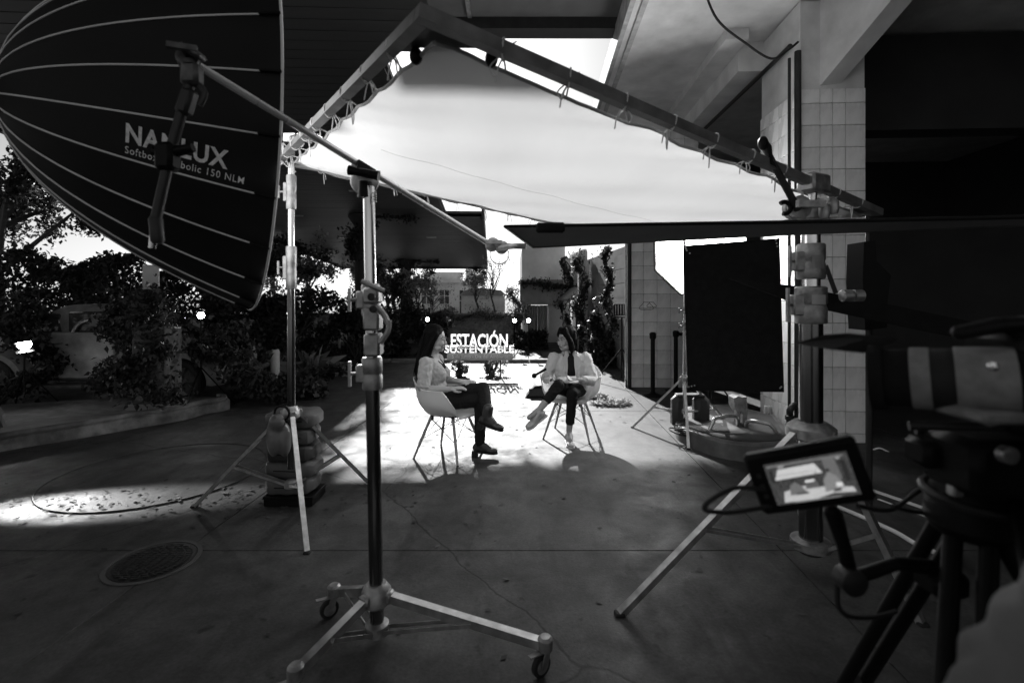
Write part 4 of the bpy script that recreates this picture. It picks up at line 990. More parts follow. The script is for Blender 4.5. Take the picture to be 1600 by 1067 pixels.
# gear hanging from the upper end of the boom
M_castd = mat('dark_cast', .12, .5, .7, var=.5, scale=24, bump=.2, bscale=50)
ea = thing('extension_arm', 'dark extension arm with grips hanging from the upper boom end before the softbox', 'grip arm', BL)
grip_head(ea, BL+Vector((-.005, -.01, .0)), (.35, -.9, .2), M_castd, .75); part('cap', MB().bbox(P(300, 82, 1.56), (.08, .05, .022), .008, Matrix.Rotation(.5, 3, 'Y')), M_castd, ea)
part('drop_tube', MB().tube([P(297, 130, 1.56), P(270, 225, 1.56), P(243, 345, 1.56)], .016, 14), M_darkmetal, ea)
part('clamp_body', MB().bbox(P(300, 118, 1.56), (.06, .05, .075), .012), M_castd, ea)
part('clamp_body', MB().bbox(P(292, 160, 1.56), (.045, .045, .085), .01, Matrix.Rotation(.3, 3, 'Y')), M_darkmetal, ea); part('clamp_lever', MB().tube(spline([P(308, 130, 1.56), P(320, 145, 1.56), P(312, 165, 1.56)], 4), .01, 8), M_darkmetal, ea)
part('cross_lever', MB().tube([P(240, 236, 1.56), P(262, 240, 1.56), P(302, 231, 1.56)], [.016, .02, .014], 10), M_blackp, ea); part('cross_block', MB().bbox(P(262, 246, 1.56), (.06, .06, .09), .012), M_blackp, ea)
part('end_coupling', MB().lathe(P(244, 352, 1.56), (.1, 0, -1), [(.014, -.03), (.02, -.02), (.02, .05), (.014, .06)], 14), M_darkmetal, ea); part('spigot', MB().cyl(P(241, 366, 1.56), P(238, 388, 1.56), .013, .011, 12), M_chrome, ea)

# ---- parabolic softbox
SBc = P(391.6, 215.7, 2.124*1.3); az_, el_ = .9592, -.0042; SBL, SBR, SBP = .7796*1.3, .75*1.3, .483
sn = Vector((math.cos(el_)*math.sin(az_), math.cos(el_)*math.cos(az_), math.sin(el_))); s1 = sn.cross(Vector((0, 0, 1))).normalized(); s2 = s1.cross(sn); SBa = SBc-sn*SBL
sb = thing('parabolic_softbox', 'giant black parabolic softbox with grey ribs and white brand lettering, seen from behind', 'softbox', SBa)
NRIB = 24; TS = [.02, .05, .1, .17, .26, .36, .48, .6, .72, .84, .93, 1.0]
def sbp(t, a, k=1.): return SBa+sn*SBL*t+(s1*math.cos(a)+s2*math.sin(a))*SBR*t**SBP*k
mb = MB(); vv = []; W = NRIB*4
for t_ in TS:
    for k in range(W):
        a = 2*math.pi*k/W; f_ = (k % 4)/4.; dip = 1-.018*math.sin(math.pi*f_)*(.4+.6*t_)
        vv.append(sbp(t_, a, dip))
fs = [(i*W+k, i*W+(k+1) % W, (i+1)*W+(k+1) % W, (i+1)*W+k) for i in range(len(TS)-1) for k in range(W)]
mb.add(vv, fs); shell = part('shell', mb, M_softbox, sb, sharp=60)
bvh = BVHTree.FromPolygons(vv, fs)
TR = np.linspace(.03, .93, 22)
for k in range(NRIB):
    a = 2*math.pi*k/NRIB
    part('rib_piping', MB().tube([sbp(t_, a, 1.004) for t_ in TR], .0042, 6), M_piping, sb)
    part('rib_pocket', MB().beam(sbp(.925, a, 1.004), sbp(1.0, a, 1.004), .03, .008), M_black, sb)
part('rim_piping', MB().tube([sbp(1.0, 2*math.pi*k/96, 1.006) for k in range(97)], .006, 6, False), M_piping, sb)
part('hub', MB().lathe(SBa-sn*.05, sn, [(.05, -.12), (.085, -.1), (.1, -.02), (.13, .03), (.13, .06), (.09, .075)], 24), M_cast, sb)
part('mount_ring', MB().torus(SBa+sn*.01, sn, .135, .012, 30, 8), M_alu, sb)
fd_ = MB().lathe(SBa+sn*(SBL-.03), sn, [(SBR*.9, 0), (SBR*.9, .004)], 48); part('lit_front', fd_, M_soft, sb)
lampb = SBa-sn*.3; part('lamp_body', MB().bbox(lampb, (.2, .34, .2), .03, Matrix((s1, sn, s2)).transposed()), M_blackp, sb)
sbs = thing('softbox_stand', 'dark stand behind the left picture edge carrying the softbox', 'light stand', (lampb.x, lampb.y, 0))
part('pole', MB().cyl((lampb.x, lampb.y, .1), (lampb.x, lampb.y, lampb.z-.1), .03, .026, 14), M_darkmetal, sbs)
part('base_plate', MB().lathe((lampb.x, lampb.y, 0), (0, 0, 1), [(.26, 0), (.26, .025), (.06, .05), (.035, .12)], 28), M_darkmetal, sbs)
cam0 = Vector((0, 0, CAMZ))
def decal(name, txt, p0, p1, capratio, m, offset=0., space=1.):
    """letters laid on the fabric between two surface points, upright across the panel"""
    me = text_mesh(txt, 1, 0, offset, space); co = np.array([v.co[:] for v in me.vertices]); w0, w1 = co[:, 0].min(), co[:, 0].max()
    def hit(px, py):
        d = (P(px, py, 1)-cam0).normalized(); h = bvh.ray_cast(cam0, d); return h[0], h[1]
    a, na = hit(*p0); b, nb2 = hit(*p1); n_ = (na+nb2).normalized()
    if n_.dot(cam0-a) < 0: n_ = -n_
    ux = (b-a); Wd = ux.length; ux.normalize(); uy = n_.cross(ux).normalized()
    if uy.z < 0: uy = -uy
    sc = Wd/(w1-w0)
    for v in me.vertices:
        q = a+ux*(v.co.x-w0)*sc+uy*v.co.y*sc*capratio
        h = bvh.ray_cast(q+n_*.25, -n_)
        v.co = (h[0] if h[0] is not None else q)+n_*.0035-_off(sb)
    me.materials.clear(); me.materials.append(m); me.name = name
    o = bpy.data.objects.new(name, me); COL.objects.link(o); o.parent = shell
decal('brand_lettering', 'NANLUX', (197, 221), (356, 264), 1.15, M_print, .03, 1.1)
decal('model_lettering', 'Softbox Parabolic 150 NLM', (196, 239), (381, 288), 1.15, M_print, .004, 1.15)

# ================================================================ RIGHT-HAND SET
# octagonal softbox
oc = P(1092, 392, 6.3); on = Vector((-.55, -.83, -.08)).normalized(); o1 = on.cross(Vector((0, 0, 1))).normalized(); o2 = o1.cross(on)
ob = thing('octabox', 'glowing white octagonal softbox behind the black flag', 'softbox', oc); OR = .62
def octp(r, h, k): a = 2*math.pi*(k+.5)/8; return oc+on*h+(o1*math.cos(a)+o2*math.sin(a))*r
mb = MB(); mb.add([octp(OR*.97, .0, k) for k in range(8)]+[octp(OR*.97, -.006, k) for k in range(8)], [tuple(range(8)), tuple(range(15, 7, -1))]); part('diffuser', mb, M_octa, ob)
mb = MB(); V = [octp(OR, .03, k) for k in range(8)]+[octp(OR, -.02, k) for k in range(8)]+[octp(OR*.75, -.28, k) for k in range(8)]+[octp(.1, -.5, k) for k in range(8)]
mb.add(V, [(r*8+k, r*8+(k+1) % 8, (r+1)*8+(k+1) % 8, (r+1)*8+k) for r in range(3) for k in range(8)]+[tuple(24+k for k in range(8))]); part('shell', mb, M_black, ob)
part('rim', MB().tube([octp(OR*1.0, .03, k) for k in range(9)], .012, 6), M_black, ob)
part('lamp_body', MB().bbox(oc-on*.62, (.18, .3, .18), .02, Matrix((o1, on, o2)).transposed()), M_blackp, ob)
bp_ = oc-on*.6; os_ = thing('octabox_stand', 'black stand hidden behind the flag carrying the octagonal softbox', 'light stand', (bp_.x, bp_.y, 0))
part('pole', MB().cyl((bp_.x, bp_.y, .1), bp_, .018, .015, 12), M_darkmetal, os_)
for k in range(3):
    a = 2*math.pi*k/3+.3; part('leg', MB().cyl((bp_.x, bp_.y, .5), (bp_.x+.4*math.cos(a), bp_.y+.4*math.sin(a), .012), .011, .011, 8), M_darkmetal, os_)
# black flag on its stand
fb = Vector((1.86, 5.22, 0))
tF, atF = stand('flag_stand', 'slim chrome stand with spread legs holding the upright black flag', fb, .62, [G(988, 668), G(1076, 702), G(1152, 676)], (.2, 1.2), 2.25, .016, .013,
      (M_chrome, M_chrome, M_alu), [(1.15, 1.24, .022), (1.32, 1.4, .02)], 'flag stand', leg=(.026, .02), low_hub=.24)
fl = thing('black_flag', 'large upright black rectangular flag in front of the octagonal softbox', 'flag', P(1145, 490, 5.15))
q0, q1, q2, q3 = P(1068, 385, 5.18), P(1217, 373, 5.0), P(1224, 612, 5.0), P(1076, 610, 5.18)
part('fabric', MB().prism([q0, q1, q2, q3], (0, .006, 0)), M_black, fl)
part('wire_frame', MB().tube([q0, q1, q2, q3, q0], .008, 8), M_blackp, fl)
for (a_, b_) in ((q0, q2), (q2, q0), (q1, q3), (q3, q1)):
    for k in range(3): part('grommet', MB().lathe(a_.lerp(b_, .018+.012*k)+Vector((.02*(k-1), -.008, .012*(1-k))), (0, -1, 0), [(.009, 0), (.009, .004), (.004, .005)], 8), M_alu, fl)
part('pin', MB().cyl(P(1072, 390, 5.16), P(1066, 360, 5.2), .008), M_alu, fl)
# sandbag hung on the flag stand
def bag(label, c, size, m=M_bag, rot=0., group='sandbags', name='sandbag', strap=True):
    c = Vector(c); t = thing(name, label, 'sandbag', (c.x, c.y, c.z-size[2]/2), group); mb = MB(); Mr = Matrix.Rotation(rot, 3, 'Z'); vs, fs = [], []; nu, nv = 20, 10
    for j in range(nv+1):
        v = -1+2*j/nv
        for i in range(nu):
            a = 2*math.pi*i/nu; ca, sa = math.cos(a), math.sin(a); k = max(.62, (1-abs(v)**9)**.3)
            vs.append(c+Mr@Vector((v*size[0]/2, math.copysign(abs(ca)**.35, ca)*size[1]/2*k, math.copysign(abs(sa)**.4, sa)*size[2]/2*k*(1+.06*math.sin(9*v+2*a)))))
    fs = [(j*nu+i, j*nu+(i+1) % nu, (j+1)*nu+(i+1) % nu, (j+1)*nu+i) for j in range(nv) for i in range(nu)]+[tuple(range(nu)), tuple(nv*nu+i for i in range(nu))]
    mb.add(vs, fs); b_ = part('bag', mb, m, t)
    part('seam', MB().tube([c+Mr@Vector((-size[0]*.48, -size[1]*.1, 0)), c+Mr@Vector((-size[0]*.25, -size[1]*.5, 0)), c+Mr@Vector((size[0]*.25, -size[1]*.5, 0)), c+Mr@Vector((size[0]*.48, -size[1]*.1, 0))], .004, 5), M_black, b_)
    if strap: part('strap', MB().torus(c+Vector((0, 0, size[2]*.5)), (0, 1, .2), size[0]*.16, .008, 14, 6, 0, math.pi), M_black, t)
    return t
M_bagd = mat('dark_nylon', .03, .55, var=.3, bump=.4, bscale=10)
c = P(1078, 640, 5.3); t = thing('sandbag', 'dark saddle sandbag draped over the flag stand legs', 'sandbag', (c.x, c.y, .25), 'sandbags')
for sx_ in (-.12, .12):
    part('pouch', MB().bbox(c+Vector((sx_, 0, -.02)), (.17, .16, .36), .05), M_bagd, t)
part('saddle_strap', MB().bbox(c+Vector((0, 0, .16)), (.3, .12, .03), .01), M_bagd, t)
c = P(1066, 672, 5.0); t = thing('cable_coil', 'coil of black cable and connectors below the flag stand sandbag', 'cable', c)
for k in range(5): part('loop', MB().torus(c+Vector((random.uniform(-.04, .04), random.uniform(-.03, .03), .01*k-.02)), (random.gauss(0, .4), random.gauss(0, .4), 1), random.uniform(.06, .1), .007, 18, 5), M_rubber, t)
# second small lamp stand by the panelled wall
p = P(969, 484, 8.4); t = thing('panel_light', 'unlit panel light on dark stand beside the tiled pier corner', 'lamp', (p.x, p.y, 0))
part('lamp_panel', MB().bbox(p, (.24, .07, .2), .012), M_blackp, t)
for k in range(5): part('fin', MB().box(p+Vector((-.09+.045*k, -.045, 0)), (.012, .03, .17)), M_cast, t)
part('bracket', MB().beam(p+Vector((-.13, 0, -.13)), p+Vector((.13, 0, -.13)), .03, .02), M_blackp, t); part('pole', MB().cyl((p.x+.03, p.y, .1), (p.x+.03, p.y, p.z-.12), .016), M_blackp, t)
for k in range(3):
    a = 2*math.pi*k/3+2.6; part('leg', MB().cyl((p.x+.03, p.y, .62), (p.x+.03+.5*math.cos(a), p.y+.4*math.sin(a), .01), .012, .012, 8), M_blackp, t)
# stanchion posts
for (px, py, d_, lab) in ((1020, 618, None, 'black stanchion post standing free before the tiled pier'), (1056, 610, None, 'black stanchion post with belt head next to the black flag')):
    g = G(px, py); t = thing('stanchion', lab, 'post', g, 'stanchions')
    part('post', MB().cyl(g, g+Vector((0, 0, .9)), .033, .033, 14), M_blackp, t); part('base', MB().lathe(g, (0, 0, 1), [(.17, 0), (.17, .012), (.05, .04), (.035, .06)], 24), M_blackp, t)
    part('head', MB().lathe(g+Vector((0, 0, .86)), (0, 0, 1), [(.034, 0), (.048, .02), (.05, .09), (.03, .11)], 14), M_blackp, t)
    if px > 1050: part('belt', MB().box(g+Vector((.09, 0, .91)), (.16, .004, .05)), M_black, t)
# pump island with chrome hoops and a stump
pi_ = thing('pump_island', 'low rounded concrete pump island with dark top before the tiled column', 'plinth', (2.3, 4.95, 0))
ol = [G(1056, 684), G(1062, 690), G(1082, 700), G(1120, 714), G(1160, 721), G(1200, 722), G(1250, 716)]
ol = [Vector((q.x, q.y, 0)) for q in spline(ol, 4)]; bk = [Vector((3.0, 5.5, 0)), Vector((2.75, 6.1, 0)), Vector((2.25, 6.05, 0)), Vector((1.85, 5.6, 0))]
full = ol+bk; n = len(full); hh = .16
mb = MB(); cc = sum(full, Vector())/n
mb.add(full+[q+Vector((0, 0, hh-.015)) for q in full]+[q+Vector((0, 0, hh))+(cc-q).normalized()*.02 for q in full],
       [(i, (i+1) % n, n+(i+1) % n, n+i) for i in range(n)]+[(n+i, n+(i+1) % n, 2*n+(i+1) % n, 2*n+i) for i in range(n)]+[tuple(2*n+i for i in range(n))])
part('concrete_body', mb, mat('island_concrete', .13, .7, var=.3, scale=8, bump=.3, stains=.4), pi_)
part('dark_top', MB().prism([q+Vector((0, 0, hh+.001))+(cc-q).normalized()*.09 for q in full], (0, 0, .006)), mat('oily_top', .05, .6, var=.5, scale=7), pi_)
part('edge_plate', MB().beam(P(1110, 692, 4.75)+Vector((0, 0, .0)), P(1135, 701, 4.7), .05, .01), M_alu, pi_)
def hoop(label, pts, r=.018):
    t = thing('steel_hoop', label, 'guard rail', pts[0], 'guard rails'); part('rail', MB().tube(spline(pts, 6), r, 10), M_alu, t)
    for q in (pts[0], pts[-1]): part('flange', MB().lathe(Vector((q.x, q.y, q.z)), (0, 0, 1), [(.045, -.01), (.045, .006), (.022, .01)], 14), M_alu, t)
hoop('bent steel guard hoop at the left end of the pump island', [P(1102, 686, 4.9), P(1113, 662, 4.9), P(1120, 653, 4.92), P(1150, 651, 4.95), P(1152, 672, 5.05)])
hoop('bent steel guard hoop at the column end of the pump island', [P(1222, 692, 4.75), P(1207, 667, 4.75), P(1195, 661, 4.8), P(1168, 659, 4.95), P(1166, 682, 5.0)])
c = P(1152, 675, 5.15); t = thing('torn_stump', 'torn metal pump stump standing on the pump island', 'stump', c)
part('post', MB().bbox(c+Vector((0, 0, .16)), (.05, .05, .34), .008), M_cast, t); part('post', MB().bbox(c+Vector((.09, .02, .16)), (.04, .04, .34), .008), M_cast, t)
mb = MB(); pts = [P(1147, 622, 5.1), P(1154, 619, 5.1), P(1160, 621, 5.1), P(1167, 620, 5.1), P(1166, 636, 5.1), P(1163, 648, 5.1), P(1158, 642, 5.1), P(1154, 646, 5.1), P(1148, 636, 5.1)]
mb.prism(pts, (0, .14, 0)); part('torn_casing', mb, mat('torn_sheet', .28, .5, .5, var=.5, scale=14, bump=.4), t)
c = G(1234, 690); t = thing('standpipe', 'black bent standpipe beside the tiled column foot', 'pipe', c)
part('pipe', MB().tube(spline([c, c+Vector((0, 0, .3)), P(1234, 643, 4.98), P(1238, 635, 4.98), P(1247, 632, 5.0)], 5), .032, 12), M_darkmetal, t); part('joint', MB().lathe(c+Vector((0, 0, .22)), (0, 0, 1), [(.032, 0), (.045, .01), (.045, .05), (.032, .06)], 12), M_darkmetal, t)
# corrugated white sheet at the column foot
t = thing('ribbed_board', 'small white ribbed panel leaning at the column foot behind the pump island', 'panel', P(1215, 690, 5.5))
for k in range(8): part('rib', MB().bbox(P(1196+k*5.5, 662, 5.6), (.035, .03, .42), .008), M_wall, t)
# dark boom bar and black lamp in front of the column
t = thing('dark_boom', 'dark flat boom bar crossing the tiled column behind the chrome stand', 'boom', P(1300, 480, 2.9))
part('bar', MB().prism([P(1140, 435, 2.95), P(1245, 447, 2.9), P(1420, 482, 2.8), P(1600, 520, 2.7), P(1600, 548, 2.7), P(1420, 512, 2.8), P(1245, 474, 2.9)], (0, .03, 0)), M_black, t)
part('clamp', MB().lathe(P(1330, 462, 2.75), (1, 0, 0), [(.02, -.06), (.035, -.05), (.035, .0), (.025, .005), (.035, .01), (.035, .06), (.015, .07)], 14), M_cast, t); part('rod', MB().cyl(P(1290, 415, 2.72), P(1306, 458, 2.72), .012), M_darkmetal, t)
t = thing('hanging_lamp', 'black unlit lamp fixture hanging at the right edge of the tiled column', 'lamp', P(1370, 450, 3.2))
part('body', MB().prism([P(1350, 378, 3.2), P(1368, 376, 3.2), P(1370, 408, 3.2), P(1392, 430, 3.2), P(1387, 470, 3.2), P(1386, 512, 3.2), P(1352, 516, 3.2), P(1348, 440, 3.2)], (0, .16, 0)), M_blackp, t)
part('stem', MB().cyl(P(1356, 330, 3.25), P(1356, 380, 3.25), .014), M_darkmetal, t); part('pole', MB().cyl(P(1358, 510, 3.3), Vector((P(1358, 510, 3.3).x, 3.3, 0)), .02), M_darkmetal, t)
# pale hose on the dark floor and small debris
cv = [G(1310, 795), G(1350, 812), G(1400, 835), G(1440, 858), G(1500, 880)]
solo('hose', MB().tube([q+Vector((0, 0, .015)) for q in spline(cv, 6)], .014, 8), M_wall, 'pale hose curving over the dark floor right of the chrome stand', 'hose', cv[0])
cv = [P(1357, 640, 5.4), P(1360, 670, 5.2), P(1352, 690, 5.1), P(1362, 702, 4.8), P(1375, 700, 4.75), P(1392, 708, 4.7)]
solo('white_cable', MB().tube(spline(cv, 6), .008, 6), M_white, 'thin white cable dangling to the floor right of the tiled column', 'cable', cv[-1])

# ---- weights at the left silk stand
c0 = G(452, 790); zz = 0.
t = thing('wooden_box', 'flat black wooden box at the bottom of the sandbag stack', 'box', c0); part('lid', MB().bbox(c0+Vector((0, .1, .065)), (.36, .26, .02), .004), M_blackp, t); part('body', MB().bbox(c0+Vector((0, .1, .03)), (.35, .25, .05), .004), M_blackp, t)
zz = .078
for k, lab in enumerate(('lowest grey sandbag of the stack under the left silk stand', 'second grey sandbag from the bottom of the stack', 'third dark grey sandbag from the bottom of the stack', 'fourth grey sandbag from the bottom of the stack', 'topmost grey sandbag of the stack under the left silk stand')):
    bag(lab, c0+Vector((random.uniform(-.012, .012), .1, zz+.06)), (.35+random.uniform(-.02, .02), .25, .125), M_bag if k != 2 else M_bagd, random.uniform(-.08, .08), 'stacked sandbags', strap=False); zz += .118
c = P(436, 682, 3.3); t = thing('saddle_bag', 'crumpled shiny sandbag hanging from the left silk stand leg', 'sandbag', c, 'sandbags')
mb = MB(); mb.ell(c+Vector((-.035, 0, 0)), (.05, .05, .14)); mb.ell(c+Vector((.025, .03, -.03)), (.045, .05, .12)); mb.ell(c+Vector((-.01, -.01, .1)), (.055, .045, .06)); voxel('bag', mb, .012, mat('shiny_nylon', .14, .35, var=.4, scale=9, bump=.9, bscale=9), t, 3)
part('strap', MB().torus(c+Vector((.02, 0, .16)), (0, 1, .1), .05, .008, 14, 6), M_black, t)

# ================================================================ CHAIRS
def chair(label, c, ang):
    c = Vector(c); t = thing('armchair', label, 'chair', c, 'white shell armchairs'); Mr = Matrix.Rotation(ang, 3, 'Z')
    W_ = lambda x, y, z: c+Mr@Vector((x, y, z))
    NA, NV_ = 48, 14; vs = []
    def rim(a):                                       # a = 0 front
        f = (1-math.cos(a))/2                         # 0 front .. 1 back
        s = abs(math.sin(a))
        # rim height: front lip .43, arms .655, back .80
        h = .425+.235*min(1, max(0, (abs(a)-.55)/.6))**1.2
        hb = max(0, (abs(a)-1.75)/.9); hb = min(1, hb); h += (.085)*(hb*hb*(3-2*hb))
        rx = .245 if a == 0 else .245
        xr = .27*math.cos(a) if math.cos(a) > 0 else .25*math.cos(a)
        yr = .30*math.copysign(abs(math.sin(a))**.8, math.sin(a))
        return xr, yr, h
    for i in range(NA):
        a = -math.pi+2*math.pi*i/NA; xr, yr, h = rim(a)
        back = max(0, -math.cos(a))
        for j in range(NV_+1):
            v = j/NV_; rr = min(1, v/.72)**.95; up = max(0, (v-.5)/.5); up = up*up*(3-2*up) if h > .5 else up*0
            z = .405+.012*(v)+(h-.417)*up
            lean = 1+.1*up
            vs.append(W_(xr*rr*lean-back*.05*up*(h-.4)/.4, yr*rr*lean, z if h > .5 else .405+.03*math.sin(v*2.2)*0+.02*v-(.02*max(0, v-.85)/.15)))
    fs = [(i*(NV_+1)+j, ((i+1) % NA)*(NV_+1)+j, ((i+1) % NA)*(NV_+1)+j+1, i*(NV_+1)+j+1) for i in range(NA) for j in range(NV_)]
    mb = MB(); mb.add(vs, fs); sh = part('shell', mb, M_chair, t, sharp=180)
    md = sh.modifiers.new('thick', 'SOLIDIFY'); md.thickness = .007; md.offset = -1
    md = sh.modifiers.new('sub', 'SUBSURF'); md.levels = 1; md.render_levels = 1
    part('rim_edge', MB().tube([W_(*[(q) for q in (0, 0, 0)])]*0+[Vector(vs[i*(NV_+1)+NV_]) for i in list(range(NA))+[0]], .0055, 6, False), M_chair, sh)
    tops = [(.12, .13), (.12, -.13), (-.12, .12), (-.12, -.12)]; feet = [(.235, .245), (.235, -.245), (-.24, .235), (-.24, -.235)]
    for (a, b) in zip(tops, feet):
        lg = part('leg', MB().tube([W_(a[0], a[1], .385), W_((a[0]+b[0])/2, (a[1]+b[1])/2, .2), W_(b[0], b[1], .005)], [.013, .0145, .01], 10), M_wood, t)
        part('foot_cap', MB().cyl(W_(b[0], b[1], 0), W_(b[0], b[1], .008), .011), M_blackp, lg); part('bracket', MB().bbox(W_(a[0]*.97, a[1]*.97, .37), (.03, .03, .05), .005), M_darkmetal, lg)
    L = lambda i, f: W_(tops[i][0]+(feet[i][0]-tops[i][0])*f, tops[i][1]+(feet[i][1]-tops[i][1])*f, .385-.38*f)
    for (i, j) in ((0, 1), (1, 3), (3, 2), (2, 0)):
        part('wire_strut', MB().cyl(L(i, .55), L(j, .05), .0035, .0035, 6), M_darkmetal, t); part('wire_strut', MB().cyl(L(j, .55), L(i, .05), .0035, .0035, 6), M_darkmetal, t)
    part('seat_plate', MB().bbox(W_(0, 0, .392), (.26, .26, .012), .003, Mr), M_darkmetal, t)
    return t
CH1 = Vector((-.60, 4.62, 0)); A1 = R(-24)
CH2 = Vector((.64, 5.26, 0)); A2 = R(-109)
chair('white shell armchair with pale wooden legs under the long-haired woman', CH1, A1)
chair('white shell armchair with pale wooden legs under the woman in the blazer', CH2, A2)

# ================================================================ PEOPLE
def hand(mb, wrist, d, pn, side, curl=.5, s=1., spread=.12):
    """wrist point, finger direction d, palm normal pn, side = +1 thumb along d x pn"""
    wrist = Vector(wrist); d = Vector(d).normalized(); pn = Vector(pn); pn = (pn-d*pn.dot(d)).normalized(); x = d.cross(pn).normalized()*side
    pc = wrist+d*.045*s
    M = Matrix((x, d, pn)).transposed(); mb.ell(pc, (.038*s, .05*s, .015*s), M, 12, 8)
    mb.limb([wrist-d*.02*s, wrist+d*.02*s], [.024*s, .025*s], 10)
    for k, (off, L) in enumerate(((.027, .07), (.009, .078), (-.01, .072), (-.027, .056))):
        b = wrist+d*.082*s+x*off*s; dd = (d+x*off*spread*30*.1).normalized(); p = [b]; ang = 0
        for q in range(3):
            ang += curl*(.55 if q == 0 else .8); v = dd*math.cos(ang)+pn*math.sin(ang); p.append(p[-1]+v*L*s*(.42, .33, .25)[q])
        mb.limb([wrist+d*.05*s+x*off*.9*s]+p, [.0095*s, .0095*s, .0088*s, .008*s, .007*s], 8)
    b = wrist+d*.03*s+x*.03*s; v = (d*.6+x*.8+pn*.25).normalized()
    mb.limb([b, b+v*.032*s, b+v*.05*s+d*.015*s, b+v*.055*s+d*.035*s], [.014*s, .012*s, .0105*s, .009*s], 8)
def head(mb, c, f, up=Vector((0, 0, 1))):
    """c = centre of skull; f = facing; returns eye and mouth points"""
    f = Vector(f).normalized(); l = Vector(up).cross(f).normalized(); u = f.cross(l); M = Matrix((f, l, u)).transposed(); W_ = lambda x, y, z: c+M@Vector((x, y, z))
    mb.ell(W_(-.008, 0, .028), (.094, .074, .092), M); mb.ell(W_(.022, 0, -.035), (.066, .06, .088), M); mb.ell(W_(.05, 0, -.1), (.03, .03, .024), M)
    mb.limb([W_(.086, 0, -.012), W_(.1, 0, -.045), W_(.088, 0, -.052)], [.011, .0135, .012], 8)
    for s in (1, -1):
        mb.ell(W_(.088, 0, -.048)+l*.012*s, (.009, .008, .007), M); mb.ell(W_(.066, .035*s, -.04), (.026, .026, .028), M)
        mb.ell(W_(-.005, .075*s, -.015), (.02, .009, .032), M); mb.ell(W_(.078, .03*s, .017), (.014, .026, .008), M); mb.ell(W_(.03, .045*s, -.085), (.035, .02, .02), M)
    mb.ell(W_(.082, 0, -.071), (.012, .024, .006), M); mb.ell(W_(.079, 0, -.082), (.012, .02, .006), M)
    return W_, M
def face_parts(t, W_, M, body):
    for s in (1, -1):
        e = part('eye', MB().ell(W_(.079, .031*s, -.002), (.011, .015, .009), M, 12, 8), mat('eye_white', .5, .2, var=0), body)
        part('iris', MB().ell(W_(.086, .031*s, -.002), (.006, .0075, .0075), M, 10, 6), M_eye, body)
        part('eyebrow', MB().limb([W_(.088, .016*s, .02), W_(.084, .032*s, .026), W_(.074, .047*s, .021)], [.004, .0045, .003], 6), M_hair, body)
    part('lips', MB().ell(W_(.0885, 0, -.0765), (.008, .022, .009), M, 12, 8), M_lip, body)
def strands(t, pts, r, m=M_hair, n=40):
    pass

# ---- woman with long hair (left)
O1 = Vector((-.70, 4.64, 0)); f1 = R(-9); R1 = Matrix.Rotation(f1, 3, 'Z')
w1 = lambda x, y, z: O1+R1@Vector((x, y, z))
pA = thing('person', 'long-haired woman in grey blouse and black trousers sitting cross-legged, facing right', 'person', O1)
body = MB(); hc = w1(-.03, 0, 1.105); W_, MH = head(body, hc, R1@Vector((1, -.03, -.02)))
body.limb([w1(-.045, 0, 1.05), w1(-.065, 0, .93)], [.05, .052]); body.ell(w1(-.06, 0, .72), (.1, .15, .24)); body.ell(w1(-.02, 0, .52), (.13, .16, .1))
aR = [w1(-.075, -.17, .885), w1(-.075, -.235, .665), w1(.15, -.155, .655)]; aL = [w1(-.075, .17, .885), w1(-.05, .24, .67), w1(.17, .06, .69)]
for a_ in (aR, aL): body.limb([a_[0], a_[0].lerp(a_[1], .5), a_[1], a_[1].lerp(a_[2], .35), a_[2]], [.05, .043, .037, .035, .023])
hand(body, aR[2], R1@Vector((1, .3, .12)), (0, .2, -1), -1, .28); hand(body, aL[2], R1@Vector((1, -.5, .0)), (0, 0, -1), 1, .3)
LR = [w1(0, -.085, .52), w1(.42, -.05, .54), w1(.405, -.03, .11)]; LL = [w1(0, .085, .53), w1(.44, -.03, .645), w1(.535, -.3, .46)]
body.limb(LR, [.07, .05, .03]); body.limb(LL, [.07, .05, .03]); body.limb([LR[2], LR[2]+R1@Vector((.08, 0, -.035))], [.03, .018]); body.limb([LL[2], LL[2]+R1@Vector((.07, -.02, -.06))], [.03, .015])
bo = voxel('body', body, .0052, M_skin, pA, 2); face_parts(pA, W_, MH, bo)
sh = MB(); sh.ell(w1(-.055, 0, .76), (.118, .165, .17)); sh.ell(w1(-.03, 0, .6), (.125, .165, .13)); sh.ell(w1(-.07, 0, .875), (.085, .17, .065)); sh.ell(w1(.02, -.06, .77), (.075, .07, .08)); sh.ell(w1(.02, .06, .77), (.075, .07, .08))
sh.limb([w1(-.07, 0, .93), w1(-.075, 0, .87)], [.068, .085])
for a_ in (aR, aL): sh.limb([a_[0]+Vector((0, 0, .0)), a_[0].lerp(a_[1], .5), a_[0].lerp(a_[1], .86)], [.066, .066, .064]); 
bl = voxel('blouse', sh, .007, M_shirt, pA, 5, None, .012)
for a_ in (aR, aL):
    d_ = (a_[1]-a_[0]).normalized(); part('cuff', MB().lathe(a_[0].lerp(a_[1], .83), d_, [(.058, 0), (.064, .0), (.064, .03), (.056, .032)], 18, False), M_shirt, bl)
part('collar', MB().tube(spline([w1(-.11, .05, .945), w1(-.05, .062, .93), w1(.035, .02, .86), w1(.055, 0, .83), w1(.035, -.03, .86), w1(-.05, -.064, .93), w1(-.11, -.05, .945)], 5), .012, 6), M_trouser, bl)
tr = MB(); tr.ell(w1(-.01, 0, .52), (.15, .175, .095))
tr.limb([LR[0], LR[0].lerp(LR[1], .5), LR[1], LR[1].lerp(LR[2], .35), LR[1].lerp(LR[2], .93)], [.088, .078, .062, .058, .048]); tr.limb([LL[0], LL[0].lerp(LL[1], .5), LL[1], LL[1].lerp(LL[2], .4), LL[1].lerp(LL[2], .88)], [.088, .08, .063, .058, .05])
